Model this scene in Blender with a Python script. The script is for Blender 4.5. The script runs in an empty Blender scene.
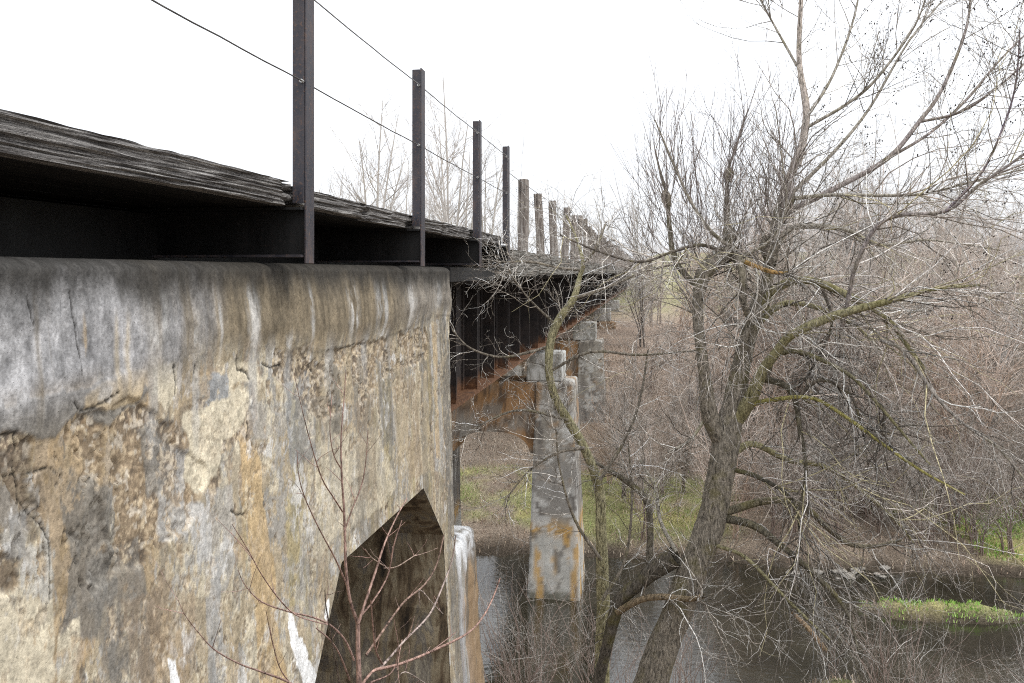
import bpy, math, random
import numpy as np
R = random.Random(7)
rng = np.random.default_rng(11)
sc = bpy.context.scene
col = sc.collection

# ---------------------------------------------------------------- camera maths
F = 820.0
EYE = np.array([0, 0, 7.0])
TH = math.atan(138 / 820); PH = 0.0; HY = 272.0
FW = np.array([-math.sin(TH) * math.cos(PH), math.cos(TH) * math.cos(PH), -math.sin(PH)])
RT = np.array([math.cos(TH), math.sin(TH), 0.0]); UP = np.cross(RT, FW)
def ray(px, py): return FW + RT * (px - 512) / F - UP * (py - HY) / F
def at(px, py, Y):
    r = ray(px, py); return EYE + r * Y / r[1]
def atx(px, py, X):
    r = ray(px, py); return EYE + r * X / r[0]
def atz(px, py, z):
    r = ray(px, py); return EYE + r * (z - 7.0) / r[2]

# ---------------------------------------------------------------- numpy noise
_P = np.random.default_rng(3).random(65536 + 8)
def _h(ix, iy, iz):
    n = (ix * 73856093) ^ (iy * 19349663) ^ (iz * 83492791)
    n = (n ^ (n >> 13)) * 1274126177
    return _P[(n ^ (n >> 16)) & 65535]
def vnoise(x, y, z=0.0):
    x = np.asarray(x, float); y = np.asarray(y, float) + 0 * x; z = np.asarray(z, float) + 0 * x
    ix = np.floor(x).astype(np.int64); iy = np.floor(y).astype(np.int64); iz = np.floor(z).astype(np.int64)
    fx, fy, fz = x - ix, y - iy, z - iz
    fx = fx * fx * (3 - 2 * fx); fy = fy * fy * (3 - 2 * fy); fz = fz * fz * (3 - 2 * fz)
    def L(a, b, t): return a + (b - a) * t
    v = L(L(L(_h(ix, iy, iz), _h(ix + 1, iy, iz), fx), L(_h(ix, iy + 1, iz), _h(ix + 1, iy + 1, iz), fx), fy),
          L(L(_h(ix, iy, iz + 1), _h(ix + 1, iy, iz + 1), fx), L(_h(ix, iy + 1, iz + 1), _h(ix + 1, iy + 1, iz + 1), fx), fy), fz)
    return v * 2 - 1
def fbm(x, y, z=0.0, o=4, g=.5):
    a = 1; s = 0; t = 0; f = 1
    for i in range(o):
        s = s + a * vnoise(np.asarray(x) * f + 17.3 * i, np.asarray(y) * f - 9.1 * i, np.asarray(z) * f + 5.7 * i)
        t += a; a *= g; f *= 2.03
    return s / t
def sm(a, b, x):
    t = np.clip((x - a) / (b - a), 0, 1); return t * t * (3 - 2 * t)
def polysd(P, Q, poly):
    """signed distance (positive inside) of points (P,Q) to polygon"""
    d = np.full(P.shape, 1e9); ins = np.zeros(P.shape, bool); n = len(poly)
    for i in range(n):
        ax, ay = poly[i]; bx, by = poly[(i + 1) % n]
        ex, ey = bx - ax, by - ay; wx, wy = P - ax, Q - ay
        t = np.clip((wx * ex + wy * ey) / (ex * ex + ey * ey + 1e-12), 0, 1)
        d = np.minimum(d, (wx - ex * t) ** 2 + (wy - ey * t) ** 2)
        c = ((ay > Q) != (by > Q)) & (P < (bx - ax) * (Q - ay) / (by - ay + 1e-12) + ax)
        ins ^= c
    d = np.sqrt(d); return np.where(ins, d, -d)

# ---------------------------------------------------------------- objects
def tag(o, label=None, cat=None, group=None, kind=None):
    if label: o['label'] = label
    if cat: o['category'] = cat
    if group: o['group'] = group
    if kind: o['kind'] = kind
    return o
def empty(name, loc=(0, 0, 0), label=None, cat=None, group=None):
    o = bpy.data.objects.new(name, None); col.objects.link(o); o.location = loc
    o.empty_display_size = .2
    return tag(o, label, cat, group)
def mesh_obj(name, V, Fc, mat, parent=None, colr=None, smooth=False, off=None):
    me = bpy.data.meshes.new(name)
    V = np.asarray(V, float)
    if off is not None: V = V - np.asarray(off)
    if isinstance(Fc, np.ndarray):
        k = Fc.shape[1]
        me.vertices.add(len(V)); me.vertices.foreach_set('co', V.ravel().astype(np.float32))
        me.loops.add(Fc.size); me.loops.foreach_set('vertex_index', Fc.ravel().astype(np.int32))
        me.polygons.add(len(Fc)); me.polygons.foreach_set('loop_start', (np.arange(len(Fc)) * k).astype(np.int32))
        me.polygons.foreach_set('loop_total', np.full(len(Fc), k, np.int32))
        me.update(calc_edges=True)
    else:
        me.from_pydata([tuple(v) for v in V], [], [tuple(f) for f in Fc]); me.update()
    if colr is not None:
        a = me.color_attributes.new('Col', 'FLOAT_COLOR', 'POINT')
        c = np.ones((len(V), 4), np.float32); c[:, :3] = np.clip(colr, 0, 1)
        a.data.foreach_set('color', c.ravel())
    if smooth: me.polygons.foreach_set('use_smooth', np.ones(len(me.polygons), bool))
    if mat: me.materials.append(mat)
    o = bpy.data.objects.new(name, me); col.objects.link(o)
    if parent: o.parent = parent
    return o
def copy_tree(o, parent=None):
    c = o.copy(); col.objects.link(c); c.parent = parent
    for ch in [x for x in bpy.data.objects if x.parent == o]: copy_tree(ch, c)
    return c
class MB:
    def __init__(s): s.V = []; s.F = []
    def box(s, x0, x1, y0, y1, z0, z1):
        b = len(s.V)
        for x in (x0, x1):
            for y in (y0, y1):
                for z in (z0, z1): s.V.append((x, y, z))
        for f in ((0, 1, 3, 2), (4, 6, 7, 5), (0, 4, 5, 1), (2, 3, 7, 6), (0, 2, 6, 4), (1, 5, 7, 3)):
            s.F.append([b + i for i in f])
        return s
    def cyl(s, p, q, r, n=8, r2=None):
        p = np.array(p, float); q = np.array(q, float); t = q - p; t /= np.linalg.norm(t)
        a = np.cross(t, [0, 0, 1.]) if abs(t[2]) < .9 else np.cross(t, [1., 0, 0]); a /= np.linalg.norm(a); c = np.cross(t, a)
        b = len(s.V); r2 = r if r2 is None else r2
        for (o, rr) in ((p, r), (q, r2)):
            for i in range(n):
                g = 2 * math.pi * i / n; s.V.append(tuple(o + rr * (math.cos(g) * a + math.sin(g) * c)))
        for i in range(n): s.F.append([b + i, b + (i + 1) % n, b + n + (i + 1) % n, b + n + i])
        s.F.append([b + i for i in range(n)][::-1]); s.F.append([b + n + i for i in range(n)])
        return s
    def build(s, name, mat, parent=None, bevel=0, seg=1, off=None):
        o = mesh_obj(name, s.V, s.F, mat, parent, off=off)
        if bevel:
            m = o.modifiers.new('b', 'BEVEL'); m.width = bevel; m.segments = seg; m.limit_method = 'ANGLE'
        return o

# ---------------------------------------------------------------- materials
class NT:
    def __init__(s, name):
        s.m = bpy.data.materials.new(name); s.m.use_nodes = True; s.t = s.m.node_tree; s.t.nodes.clear()
        s.out = s.n('ShaderNodeOutputMaterial'); s.b = s.n('ShaderNodeBsdfPrincipled')
        s.l(s.b.outputs[0], s.out.inputs[0]); s.tc = s.n('ShaderNodeTexCoord')
    def n(s, k, **kw):
        x = s.t.nodes.new(k)
        for a, v in kw.items(): setattr(x, a, v)
        return x
    def l(s, a, b): s.t.links.new(a, b)
    def co(s, scale=(1, 1, 1), src='Object'):
        m = s.n('ShaderNodeMapping'); s.l(s.tc.outputs[src], m.inputs[0]); m.inputs['Scale'].default_value = scale; return m.outputs[0]
    def noise(s, v, scale, detail=6, rough=.6, dist=0):
        x = s.n('ShaderNodeTexNoise'); s.l(v, x.inputs['Vector']); x.inputs['Scale'].default_value = scale
        x.inputs['Detail'].default_value = detail; x.inputs['Roughness'].default_value = rough; x.inputs['Distortion'].default_value = dist
        return x.outputs['Fac']
    def ramp(s, f, stops):
        x = s.n('ShaderNodeValToRGB'); s.l(f, x.inputs[0]); e = x.color_ramp.elements
        while len(e) < len(stops): e.new(.5)
        for i, (p, c) in enumerate(stops): e[i].position = p; e[i].color = (*c, 1) if len(c) == 3 else c
        return x.outputs[0]
    def mix(s, a, b, f, mode='MIX'):
        x = s.n('ShaderNodeMix', data_type='RGBA', blend_type=mode)
        for sock, v in ((x.inputs[6], a), (x.inputs[7], b), (x.inputs[0], f)):
            if hasattr(v, 'node'): s.l(v, sock)
            else: sock.default_value = v if not isinstance(v, tuple) else (*v, 1)
        return x.outputs[2]
    def bump(s, h, strength, dist, prev=None):
        x = s.n('ShaderNodeBump'); s.l(h, x.inputs['Height']); x.inputs['Strength'].default_value = strength; x.inputs['Distance'].default_value = dist
        if prev: s.l(prev, x.inputs['Normal'])
        return x.outputs[0]
    def fin(s, c, rough=.85, nrm=None, metal=0, spec=.3):
        if hasattr(c, 'node'): s.l(c, s.b.inputs['Base Color'])
        else: s.b.inputs['Base Color'].default_value = (*c, 1)
        if hasattr(rough, 'node'): s.l(rough, s.b.inputs['Roughness'])
        else: s.b.inputs['Roughness'].default_value = rough
        s.b.inputs['Metallic'].default_value = metal; s.b.inputs['Specular IOR Level'].default_value = spec
        if nrm: s.l(nrm, s.b.inputs['Normal'])
        return s.m
def attr(s):
    a = s.n('ShaderNodeAttribute'); a.attribute_name = 'Col'; return a.outputs['Color']
def g3(v): return (v, v, v)

def m_concrete(name='weathered_concrete', base=None):
    s = NT(name); v = s.co()
    f = s.noise(v, 90, 5, .7); m = s.ramp(f, [(.3, g3(.68)), (.5, g3(1.0)), (.72, g3(1.28))])
    st = s.noise(s.co((3.5, 3.5, .9)), 3.5, 7, .7); m2 = s.ramp(st, [(.3, g3(.86)), (.55, g3(1.02)), (.75, g3(1.1))])
    c = attr(s) if base is None else s.ramp(s.noise(s.co((3, 3, .8)), 1.6, 8, .68, .5), base)
    c = s.mix(c, m, 1.0, 'MULTIPLY'); c = s.mix(c, m2, 1.0, 'MULTIPLY')
    pit = s.n('ShaderNodeTexVoronoi'); s.l(v, pit.inputs['Vector']); pit.inputs['Scale'].default_value = 55
    pr_ = s.ramp(pit.outputs['Distance'], [(.06, g3(.35)), (.14, g3(1))])
    c = s.mix(c, pr_, .55, 'MULTIPLY')
    n = s.bump(f, .5, .006); n = s.bump(pr_, .4, .004, n); n = s.bump(s.noise(v, 14, 6, .7), .3, .01, n)
    return s.fin(c, .92, n, 0, .2)
M = {}
M['concrete'] = m_concrete()
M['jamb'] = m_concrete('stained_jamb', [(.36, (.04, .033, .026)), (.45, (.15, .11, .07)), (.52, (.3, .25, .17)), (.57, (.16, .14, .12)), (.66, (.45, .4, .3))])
M['deadgrey'] = m_concrete('grey_concrete', [(.3, (.12, .1, .08)), (.5, (.25, .23, .2)), (.7, (.4, .38, .34))])

def m_wood(name, cols, along=(14, .7, 14), bs=.012):
    s = NT(name); v = s.co(along)
    f = s.noise(v, 3.0, 8, .7, .3); f2 = s.noise(s.co((along[0] * 5, along[1] * 2, along[2] * 5)), 3, 6, .7)
    c = s.ramp(f, cols); c = s.mix(c, s.ramp(f2, [(.35, g3(.55)), (.55, g3(1)), (.7, g3(1.35))]), 1.0, 'MULTIPLY')
    n = s.bump(f, 1.0, bs); n = s.bump(f2, .7, bs * .4, n)
    return s.fin(c, .85, n, 0, .25)
M['deck'] = m_wood('weathered_deck_timber', [(.33, (.03, .028, .027)), (.44, (.14, .13, .125)), (.54, (.3, .285, .27)), (.68, (.6, .58, .55))], (16, 1.1, 46), .02)
M['shade_timber'] = m_wood('shade_darkened_underside_timber', [(.33, (.006, .005, .005)), (.5, (.014, .013, .012)), (.7, (.035, .032, .03))])  # near-black colour stands in for the shade under the deck
M['fascia'] = m_wood('grey_fascia_timber', [(.3, (.06, .055, .05)), (.5, (.17, .16, .14)), (.7, (.34, .32, .29))])
M['post_wood'] = m_wood('rough_post_timber', [(.34, (.05, .04, .035)), (.46, (.17, .14, .12)), (.56, (.3, .265, .235)), (.7, (.46, .43, .4))], (14, 14, .8))
def m_steel(name, a, b, c_, rust):
    s = NT(name); v = s.co()
    f = s.noise(s.co((1, 1, .35)), 9, 8, .7); c = s.ramp(f, [(.35, a), (.52, b), (.68, c_)])
    f2 = s.noise(v, 60, 4, .7); c = s.mix(c, rust, s.ramp(f2, [(.55, g3(0)), (.7, g3(.7))]))
    return s.fin(c, s.ramp(f, [(.3, g3(.45)), (.7, g3(.75))]), s.bump(f2, .4, .003), .15, .5)
M['steel'] = m_steel('dark_painted_steel', (.016, .017, .026), (.045, .04, .046), (.12, .085, .075), (.17, .09, .05))
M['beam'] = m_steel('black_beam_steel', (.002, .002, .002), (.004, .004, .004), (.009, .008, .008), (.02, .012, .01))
M['wire'] = m_steel('galvanised_wire', (.1, .1, .1), (.2, .2, .2), (.3, .3, .29), (.18, .1, .06))
M['bolt'] = NT('bright_bolt').fin((.6, .6, .58), .4, None, .5, .5)
s = NT('rusted_girder'); v = s.co()
sep = s.n('ShaderNodeSeparateXYZ'); s.l(s.tc.outputs['Object'], sep.inputs[0])
mr = s.n('ShaderNodeMapRange'); s.l(sep.outputs['Z'], mr.inputs[0]); mr.inputs[1].default_value = .30; mr.inputs[2].default_value = -.05
ad = s.n('ShaderNodeMath', operation='ADD'); s.l(mr.outputs[0], ad.inputs[0])
nz = s.noise(s.co((1, 1, .5)), 5, 7, .7); sb = s.n('ShaderNodeMath', operation='SUBTRACT'); s.l(nz, sb.inputs[0]); sb.inputs[1].default_value = .5
ml = s.n('ShaderNodeMath', operation='MULTIPLY'); s.l(sb.outputs[0], ml.inputs[0]); ml.inputs[1].default_value = 1.6; s.l(ml.outputs[0], ad.inputs[1])
rust = s.ramp(s.noise(v, 22, 6, .7), [(.3, (.07, .03, .015)), (.5, (.13, .062, .03)), (.7, (.26, .14, .075))])
dk = s.ramp(s.noise(v, 8, 6, .7), [(.3, (.012, .011, .012)), (.6, (.035, .028, .026)), (.8, (.08, .05, .04))])
M['girder'] = s.fin(s.mix(dk, rust, s.ramp(ad.outputs[0], [(.25, g3(0)), (.75, g3(1))])), .85, s.bump(s.noise(v, 40), .5, .005))

def m_bark(name, tint, moss=0.0, bs=.02, sc_=1):
    s = NT(name)
    v = s.co((1, 1, .28)); f = s.noise(v, 55 * sc_, 7, .7, .8); f2 = s.noise(s.co(), 5, 6, .65)
    c = s.mix(attr(s), s.ramp(f, [(.36, g3(.22)), (.5, g3(.95)), (.64, g3(1.7))]), 1.0, 'MULTIPLY')
    if moss: c = s.mix(c, (.17, .15, .035), s.ramp(f2, [(.5, g3(0)), (.68, g3(moss))]))
    return s.fin(c, .92, s.bump(f, .9, bs), 0, .15)
M['bark'] = m_bark('rough_bark', 1, .45)
M['twig'] = m_bark('twig_bark', 1, .0, .002)
M['farbark'] = NT('far_bark'); M['farbark'] = M['farbark'].fin(attr(M['farbark']), .9)
M['seed'] = NT('dark_seed_clusters').fin((.03, .022, .02), .8)

# ---------------------------------------------------------------- limbs and twigs
def cr(pts, n=6):
    """Catmull-Rom through rows (x,y,z,r)"""
    P = np.array(pts, float)
    if len(P) < 3: return np.array([P[0] + (P[-1] - P[0]) * t for t in np.linspace(0, 1, n + 1)])
    P = np.vstack([2 * P[0] - P[1], P, 2 * P[-1] - P[-2]]); out = []
    for i in range(1, len(P) - 2):
        a, b, c, d = P[i - 1:i + 3]
        for t in np.linspace(0, 1, n, endpoint=False):
            out.append(.5 * (2 * b + (c - a) * t + (2 * a - 5 * b + 4 * c - d) * t * t + (-a + 3 * b - 3 * c + d) * t ** 3))
    out.append(P[-2]); o = np.array(out); o[:, 3] = np.maximum(o[:, 3], .0008); return o
def px_limb(rows, n=6):
    """rows: (px, py, Y, width in px) -> world polyline with radius"""
    o = []
    for (px, py, Y, w) in rows:
        p = at(px, py, Y); o.append((*p, w * .5 * ((p - EYE) @ FW) / F))
    return cr(o, n)
class Tw:
    def __init__(s): s.P = []; s.C = []
    def add(s, pl, c=(.3, .27, .24)): s.P.append(np.asarray(pl)); s.C.append(c)
    def build(s, name, mat, parent, off=(0, 0, 0), rough=0.0, thick=1.0):
        off = np.asarray(off); Vs = []; Fs = []; Cs = []; base = 0
        groups = {}
        for i, p in enumerate(s.P):
            rm = p[:, 3].max(); k = 3 if rm < .006 else 4 if rm < .015 else 7 if rm < .05 else 18
            groups.setdefault((len(p), k), []).append(i)
        for (n, k), ids in groups.items():
            A = np.stack([s.P[i] for i in ids]); C = np.array([s.C[i] for i in ids]); m = len(ids)
            X = A[..., :3]; r = A[..., 3] * thick
            T = np.empty_like(X); T[:, 1:-1] = X[:, 2:] - X[:, :-2]; T[:, 0] = X[:, 1] - X[:, 0]; T[:, -1] = X[:, -1] - X[:, -2]
            T /= np.linalg.norm(T, axis=2, keepdims=True) + 1e-9
            mean = np.abs(X[:, -1] - X[:, 0]); ref = np.eye(3)[np.argmin(mean, axis=1)][:, None, :]
            U = np.cross(T, np.broadcast_to(ref, T.shape)); U /= np.linalg.norm(U, axis=2, keepdims=True) + 1e-9
            W = np.cross(T, U)
            g = np.arange(k) * 2 * np.pi / k
            rr = np.broadcast_to(r[:, :, None], (m, n, k)).copy()
            if k == 18:
                for q in range(m):
                    ln = np.concatenate([[0], np.cumsum(np.linalg.norm(np.diff(X[q], axis=0), axis=1))])
                    LL = ln[:, None] + 0 * g[None]; GG = np.cos(g)[None] + 0 * LL; SS = np.sin(g)[None] + 0 * LL
                    rr[q] *= 1 + .13 * fbm(LL * 2.3 + q * 7, GG * 1.3, SS * 1.3, 3) + .07 * fbm(LL * 9 + q * 7, GG * 4, SS * 4, 2)
            V = X[:, :, None] + rr[..., None] * (np.cos(g)[None, None, :, None] * U[:, :, None] + np.sin(g)[None, None, :, None] * W[:, :, None])
            V = V.reshape(-1, 3); Vs.append(V)
            if C.ndim == 2: Cc = np.repeat(C, n * k, axis=0)
            Cs.append(Cc)
            i, j, q = np.meshgrid(np.arange(m), np.arange(n - 1), np.arange(k), indexing='ij')
            b0 = base + i * n * k + j * k; q2 = (q + 1) % k
            Fs.append(np.stack([b0 + q, b0 + q2, b0 + k + q2, b0 + k + q], axis=-1).reshape(-1, 4)); base += len(V)
        return mesh_obj(name, np.vstack(Vs), np.vstack(Fs), mat, parent, np.vstack(Cs), True, off)
def nrm(v): return v / (np.linalg.norm(v) + 1e-9)
def rdir(d, ang):
    a = nrm(rng.normal(size=3)); a = nrm(a - d * (a @ d)); return d * math.cos(ang) + a * math.sin(ang)
def sprout(tw, p, d, L, r, lvl, cfg, rec=None):
    """one twig and its children; cfg: up (bias), curl, kids, ratio, ang, col"""
    n = 7 if lvl > 0 else 5
    P = np.zeros((n, 4)); q = np.array(p, float); d = nrm(np.array(d, float)); ds = []
    for i in range(n):
        P[i, :3] = q; P[i, 3] = r * (1 - .8 * i / (n - 1)) + .0004
        ds.append(d); q = q + d * L / (n - 1)
        d = nrm(d + rng.normal(size=3) * cfg['curl'] + np.array([0, 0, cfg['up']]))
    b = cfg['bright'] * rng.uniform(.55, 1.35); c = cfg['cols'][rng.integers(len(cfg['cols']))]
    tw.add(P, (c[0] * b, c[1] * b, c[2] * b))
    if rec is not None and lvl == 0: rec.append(P[-1, :3].copy())
    if lvl > 0:
        k = max(1, int(cfg['kids'] * rng.uniform(.6, 1.4)))
        for j in range(k):
            t = rng.uniform(.15, .98) * (n - 1); i = int(t); f = t - i; i2 = min(i + 1, n - 1)
            pos = P[i, :3] * (1 - f) + P[i2, :3] * f
            sprout(tw, pos, rdir(ds[i], rng.uniform(*cfg['ang'])), L * cfg['ratio'] * rng.uniform(.5, 1.2) * (1.15 - .5 * t / n), P[i, 3] * .6, lvl - 1, cfg, rec)
def along(tw, pl, n, L, cfg, lvl=1, t0=.2, t1=1.0, rs=.45, rmax=.012, bias=None, rec=None):
    for _ in range(n):
        t = (t0 + (t1 - t0) * rng.random() ** .8) * (len(pl) - 1); i = min(int(t), len(pl) - 2); f = t - i
        p = pl[i] * (1 - f) + pl[i + 1] * f; d = nrm(pl[i + 1, :3] - pl[i, :3])
        d = rdir(d, rng.uniform(.5, 1.3))
        if bias is not None: d = nrm(d + np.array(bias))
        sprout(tw, p[:3], d, L * rng.uniform(.45, 1.3), min(p[3] * rs, rmax), lvl, cfg, rec)
GREY = [(.46, .43, .385), (.36, .325, .285), (.2, .175, .145), (.68, .66, .62), (.13, .112, .095)]
RED = [(.30, .2, .17), (.24, .17, .15), (.33, .25, .22)]
def cfg(up=.06, curl=.12, kids=4, ratio=.5, ang=(.35, .9), bright=1.0, cols=GREY):
    return dict(up=up, curl=curl, kids=kids, ratio=ratio, ang=ang, bright=bright, cols=cols)

#===TERRAIN===
# ---------------------------------------------------------------- terrain
def Hf(x, y):
    x = np.asarray(x, float); y = np.asarray(y, float)
    wob = .5 * fbm(x * .25, y * .25, 3) + .25 * fbm(x * 1.1, y * 1.1, 5, 3)
    yn = y + wob * 1.2
    near = np.interp(yn, [-60, -3, 1.5, 4, 6, 8, 10.5, 12.6, 14, 60], [5.6, 5.45, 5.1, 3.7, 2.8, 1.9, .75, .0, -.6, -.8])
    yf = y + wob * 1.3 + .6 * sm(-1, -6, x) + .1 * sm(3, 7, x)
    far = np.interp(yf, [0, 18.8, 20.2, 21, 23, 26, 28, 32, 40, 60, 110, 200, 420, 1500, 6000], [-.8, -.7, -.05, .25, .5, .9, 1.5, 3.2, 4.3, 4.8, 6.4, 9.0, 16.5, 42, 60])
    far = far - sm(60, 300, y) * sm(30, -60, x) * (far - 4.6) * .9
    h = np.maximum(near, far)
    def blob(cx, cy, rx, ry, a):
        q = ((x - cx) / rx) ** 2 + ((y - cy) / ry) ** 2; return a * np.exp(-q * 1.2)
    h = h + blob(5.6, 18.0, 3.4, .8, .84) * (1 + .35 * fbm(x * 2, y * 2, 1, 3)) + blob(3.0, 13.6, 1.3, 1.1, 1.0) 
    return h + .03 * fbm(x * 3, y * 3, 9, 3)
def line(a, b, step): return list(np.arange(a, b, step))
xs = np.array([-6000, -2500, -1000, -400, -200, -120, -80] + line(-60, -16, 2.5) + line(-16, 22, .16) + line(22, 70, 2) + [75, 100, 140, 220, 400, 1000, 2500, 6000])
ys = np.array([-6000, -800, -200, -60, -30] + line(-20, 10, .8) + line(10, 34, .16) + line(34, 70, 1.0) + line(70, 140, 4) + [150, 175, 200, 260, 330, 420, 700, 1500, 3000, 6000])
gx, gy = np.meshgrid(xs, ys, indexing='ij'); gz = Hf(gx, gy)
V = np.stack([gx, gy, gz], -1).reshape(-1, 3)
nx, ny = gx.shape; ii, jj = np.meshgrid(np.arange(nx - 1), np.arange(ny - 1), indexing='ij'); b = ii * ny + jj
Fq = np.stack([b, b + ny, b + ny + 1, b + 1], -1).reshape(-1, 4)
def grassmask(x, y):
    n = fbm(x * .45, y * .45, 2, 4)
    g = sm(-.08, .2, n + .36) * sm(20.8, 21.8, y + n) * sm(25.6, 24.4, y + n * 1.5) * sm(2.6, 1.4, x + n)        # strip beyond the pier
    g = np.maximum(g, sm(-.3, .0, n + .45) * np.exp(-((x - 5.6) / 3.1) ** 4 - ((y - 18.0) / .75) ** 4))  # island
    g = np.maximum(g, sm(-.1, .1, n + .12) * sm(20.6, 21.2, y + n) * sm(26, 24.5, y) * sm(5.5, 7.0, x + n))
    g = np.maximum(g, sm(40, 60, y) * sm(-.5, .1, n + .1) * .8)
    return g
X_, Y_ = V[:, 0], V[:, 1]; gm = grassmask(X_, Y_)[:, None]
litter = (np.array([.27, .215, .165]) - np.array([.13, .10, .075]) * (sm(2, 6, X_) * sm(22, 25, Y_))[:, None]) * (1 + .35 * fbm(X_ * 2, Y_ * 2, 4, 4))[:, None] + np.array([.09, .065, .055]) * (sm(27, 32, Y_) * sm(6, 2, X_))[:, None]
grassc = np.array([.29, .29, .13]) * (1 + .3 * fbm(X_ * 3, Y_ * 3, 8, 3))[:, None] + np.array([.11, .075, .03]) * sm(-.1, .4, fbm(X_ * .9, Y_ * .9, 6, 4))[:, None]
moss_ = np.exp(-((X_ - 3.4) / .8) ** 4 - ((Y_ - 13.4) / .8) ** 4)[:, None]; farf = sm(36, 50, Y_)[:, None]
grassc = grassc * (1 - farf) + np.array([.27, .27, .13]) * farf
mud = np.array([.075, .06, .045])
c = litter * (1 - gm) + grassc * gm; c = c * (1 - moss_ * .8) + np.array([.1, .12, .03]) * moss_ * .8
wet = sm(.28, .02, V[:, 2] + .1 * fbm(X_ * 2, Y_ * 2, 7, 3))[:, None]; c = c * (1 - wet) + mud * wet
s = NT('leafy_ground'); v = s.co()
f = s.noise(v, 28, 8, .75); f2 = s.noise(v, 5, 6, .7)
cc = s.mix(attr(s), s.ramp(f, [(.34, g3(.35)), (.5, g3(.95)), (.66, g3(1.9))]), 1.0, 'MULTIPLY')
M['ground'] = s.fin(cc, .95, s.bump(f2, .8, .12, s.bump(f, .9, .05)), 0, .1)
tag(mesh_obj('ground', V, Fq, M['ground'], None, c, True), kind='structure')
s = NT('river_water'); v = s.co((1, 1, 1))
wn = s.noise(s.co((1.2, 2.6, 1)), 3.2, 4, .55, .4); wn2 = s.noise(s.co((3, 8, 1)), 6, 3, .5)
s.b.inputs['IOR'].default_value = 1.75
M['water'] = s.fin(s.ramp(s.noise(v, .7, 5, .6), [(.35, (.012, .011, .007)), (.6, (.028, .025, .016)), (.75, (.05, .042, .028))]), .06, s.bump(wn2, .05, .02, s.bump(wn, .1, .05)), 0, .5)
tag(mesh_obj('river', [(-120, 8, 0), (120, 8, 0), (120, 24, 0), (-120, 24, 0)], [(0, 1, 2, 3)], M['water']), kind='structure')
#===BRIDGE===
# ---------------------------------------------------------------- near pier wall (painted, displaced sheet)
def wp_(px, py, X): p = atx(px, py, X); return (float(p[1]), float(p[2]))
_a, _b, _c, _d, _e = wp_(340, 562, -1.72), wp_(316, 683, -1.69), wp_(422, 488, -1.72), wp_(444, 535, -1.69), wp_(330, 600, -1.71)
_k = (_a[0] - _b[0]) / (_a[1] - _b[1]); print('OPEN', _a, _e, _b, _c, _d)
OPEN = [(_b[0] - .25, -1.0), (_b[0] - .25, _b[1] - .25 / _k), _a, _c, _d, (_d[0], -1.0)]
def W(px, py):
    p = atx(px, py, -1.70); return (p[1], p[2])
def WP(*pp): return [W(*p) for p in pp]
COL = dict(cream=(.62, .575, .465), tan=(.46, .40, .30), brown=(.27, .205, .145), dark=(.13, .11, .09), blue=(.30, .32, .345), lav=(.385, .395, .405),
           pale=(.56, .57, .58), ochre=(.53, .40, .23), olive=(.4, .35, .18), white=(.85, .88, .92), black=(.05, .048, .045), grey=(.2, .195, .185), bulge=(.2, .17, .125))
for k_ in COL: COL[k_] = np.array(COL[k_])
YS = []
y = -3.0
while y < 1.4: YS.append(y); y += .12
while y < 7.0: YS.append(y); y += max(.0035, .0026 * y * .62)
YS = np.array(YS); YE = 7.0
ZS = np.concatenate([np.arange(-.6, 2.4, .1), np.arange(2.4, 7.001, .0075)])
# profile along end: after YE the sheet turns the corner (radius) and runs across the end face
rc = .10; th = np.linspace(0, np.pi / 2, 9)[1:]
ypath = list(YS) + [YE + rc * math.sin(t) for t in th]; xin = [0] * len(YS) + [-(rc - rc * math.cos(t)) for t in th]
ex_ = np.arange(.03, 2.9, .03); ypath += [YE + rc] * len(ex_); xin += list(-rc - ex_)
ypath = np.array(ypath); xin = np.array(xin); uu = np.concatenate([[0], np.cumsum(np.hypot(np.diff(ypath), np.diff(xin)))]) + YS[0]
# top of the cap: rows above ZS roll inwards
rows_z = list(ZS); rows_x = [0.0] * len(ZS)
for t in np.linspace(0, np.pi / 2, 12)[1:]: rows_z.append(7.0 + .045 * math.sin(t)); rows_x.append(-.10 * (1 - math.cos(t)))
for e in np.arange(.1, 2.6, .2): rows_z.append(7.045); rows_x.append(-.10 - e)
rows_z = np.array(rows_z); rows_x = np.array(rows_x)
U_, Zg = np.meshgrid(uu, rows_z, indexing='ij'); Yg, _ = np.meshgrid(ypath, rows_z, indexing='ij'); Xi, Xr = np.meshgrid(xin, rows_x, indexing='ij')
shape2 = U_.shape; Yf = U_.ravel(); Zf = Zg.ravel()
zl = 6.62 + .035 * fbm(Yf * 1.2, 0 * Yf, 4, 3) + .02 * np.sin(Yf * 2.1 + .5) - .05 * sm(3.2, 1.2, Yf)   # lower lip of the cap
cap = sm(-.07, .12, Zf - zl + .02 * fbm(Yf * 9, Zf * 9, 71, 4))
batter = np.interp(Zf, [-1, 2.8, 4.7, 6.6, 7], [.32, .15, .055, 0.0, 0.0])
n1 = fbm(Yf * 3, Zf * 3, 1, 5); n2 = fbm(Yf * 12, Zf * 12, 2, 5, .6); n3 = fbm(Yf * 45, Zf * 45, 3, 4, .65); n4 = fbm(Yf * 130, Zf * 130, 4, 2)
st1 = fbm(Yf * 9, Zf * .7, 5, 5, .6); st2 = fbm(Yf * 30, Zf * 1.6, 6, 4, .6); stw = fbm(Yf * 3.2, Zf * .5, 7, 4)
wy1 = Yf + .035 * fbm(Yf * 9, Zf * 5, 51, 5, .62); wz1 = Zf + .05 * fbm(Yf * 7, Zf * 6, 52, 5, .62)
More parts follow.
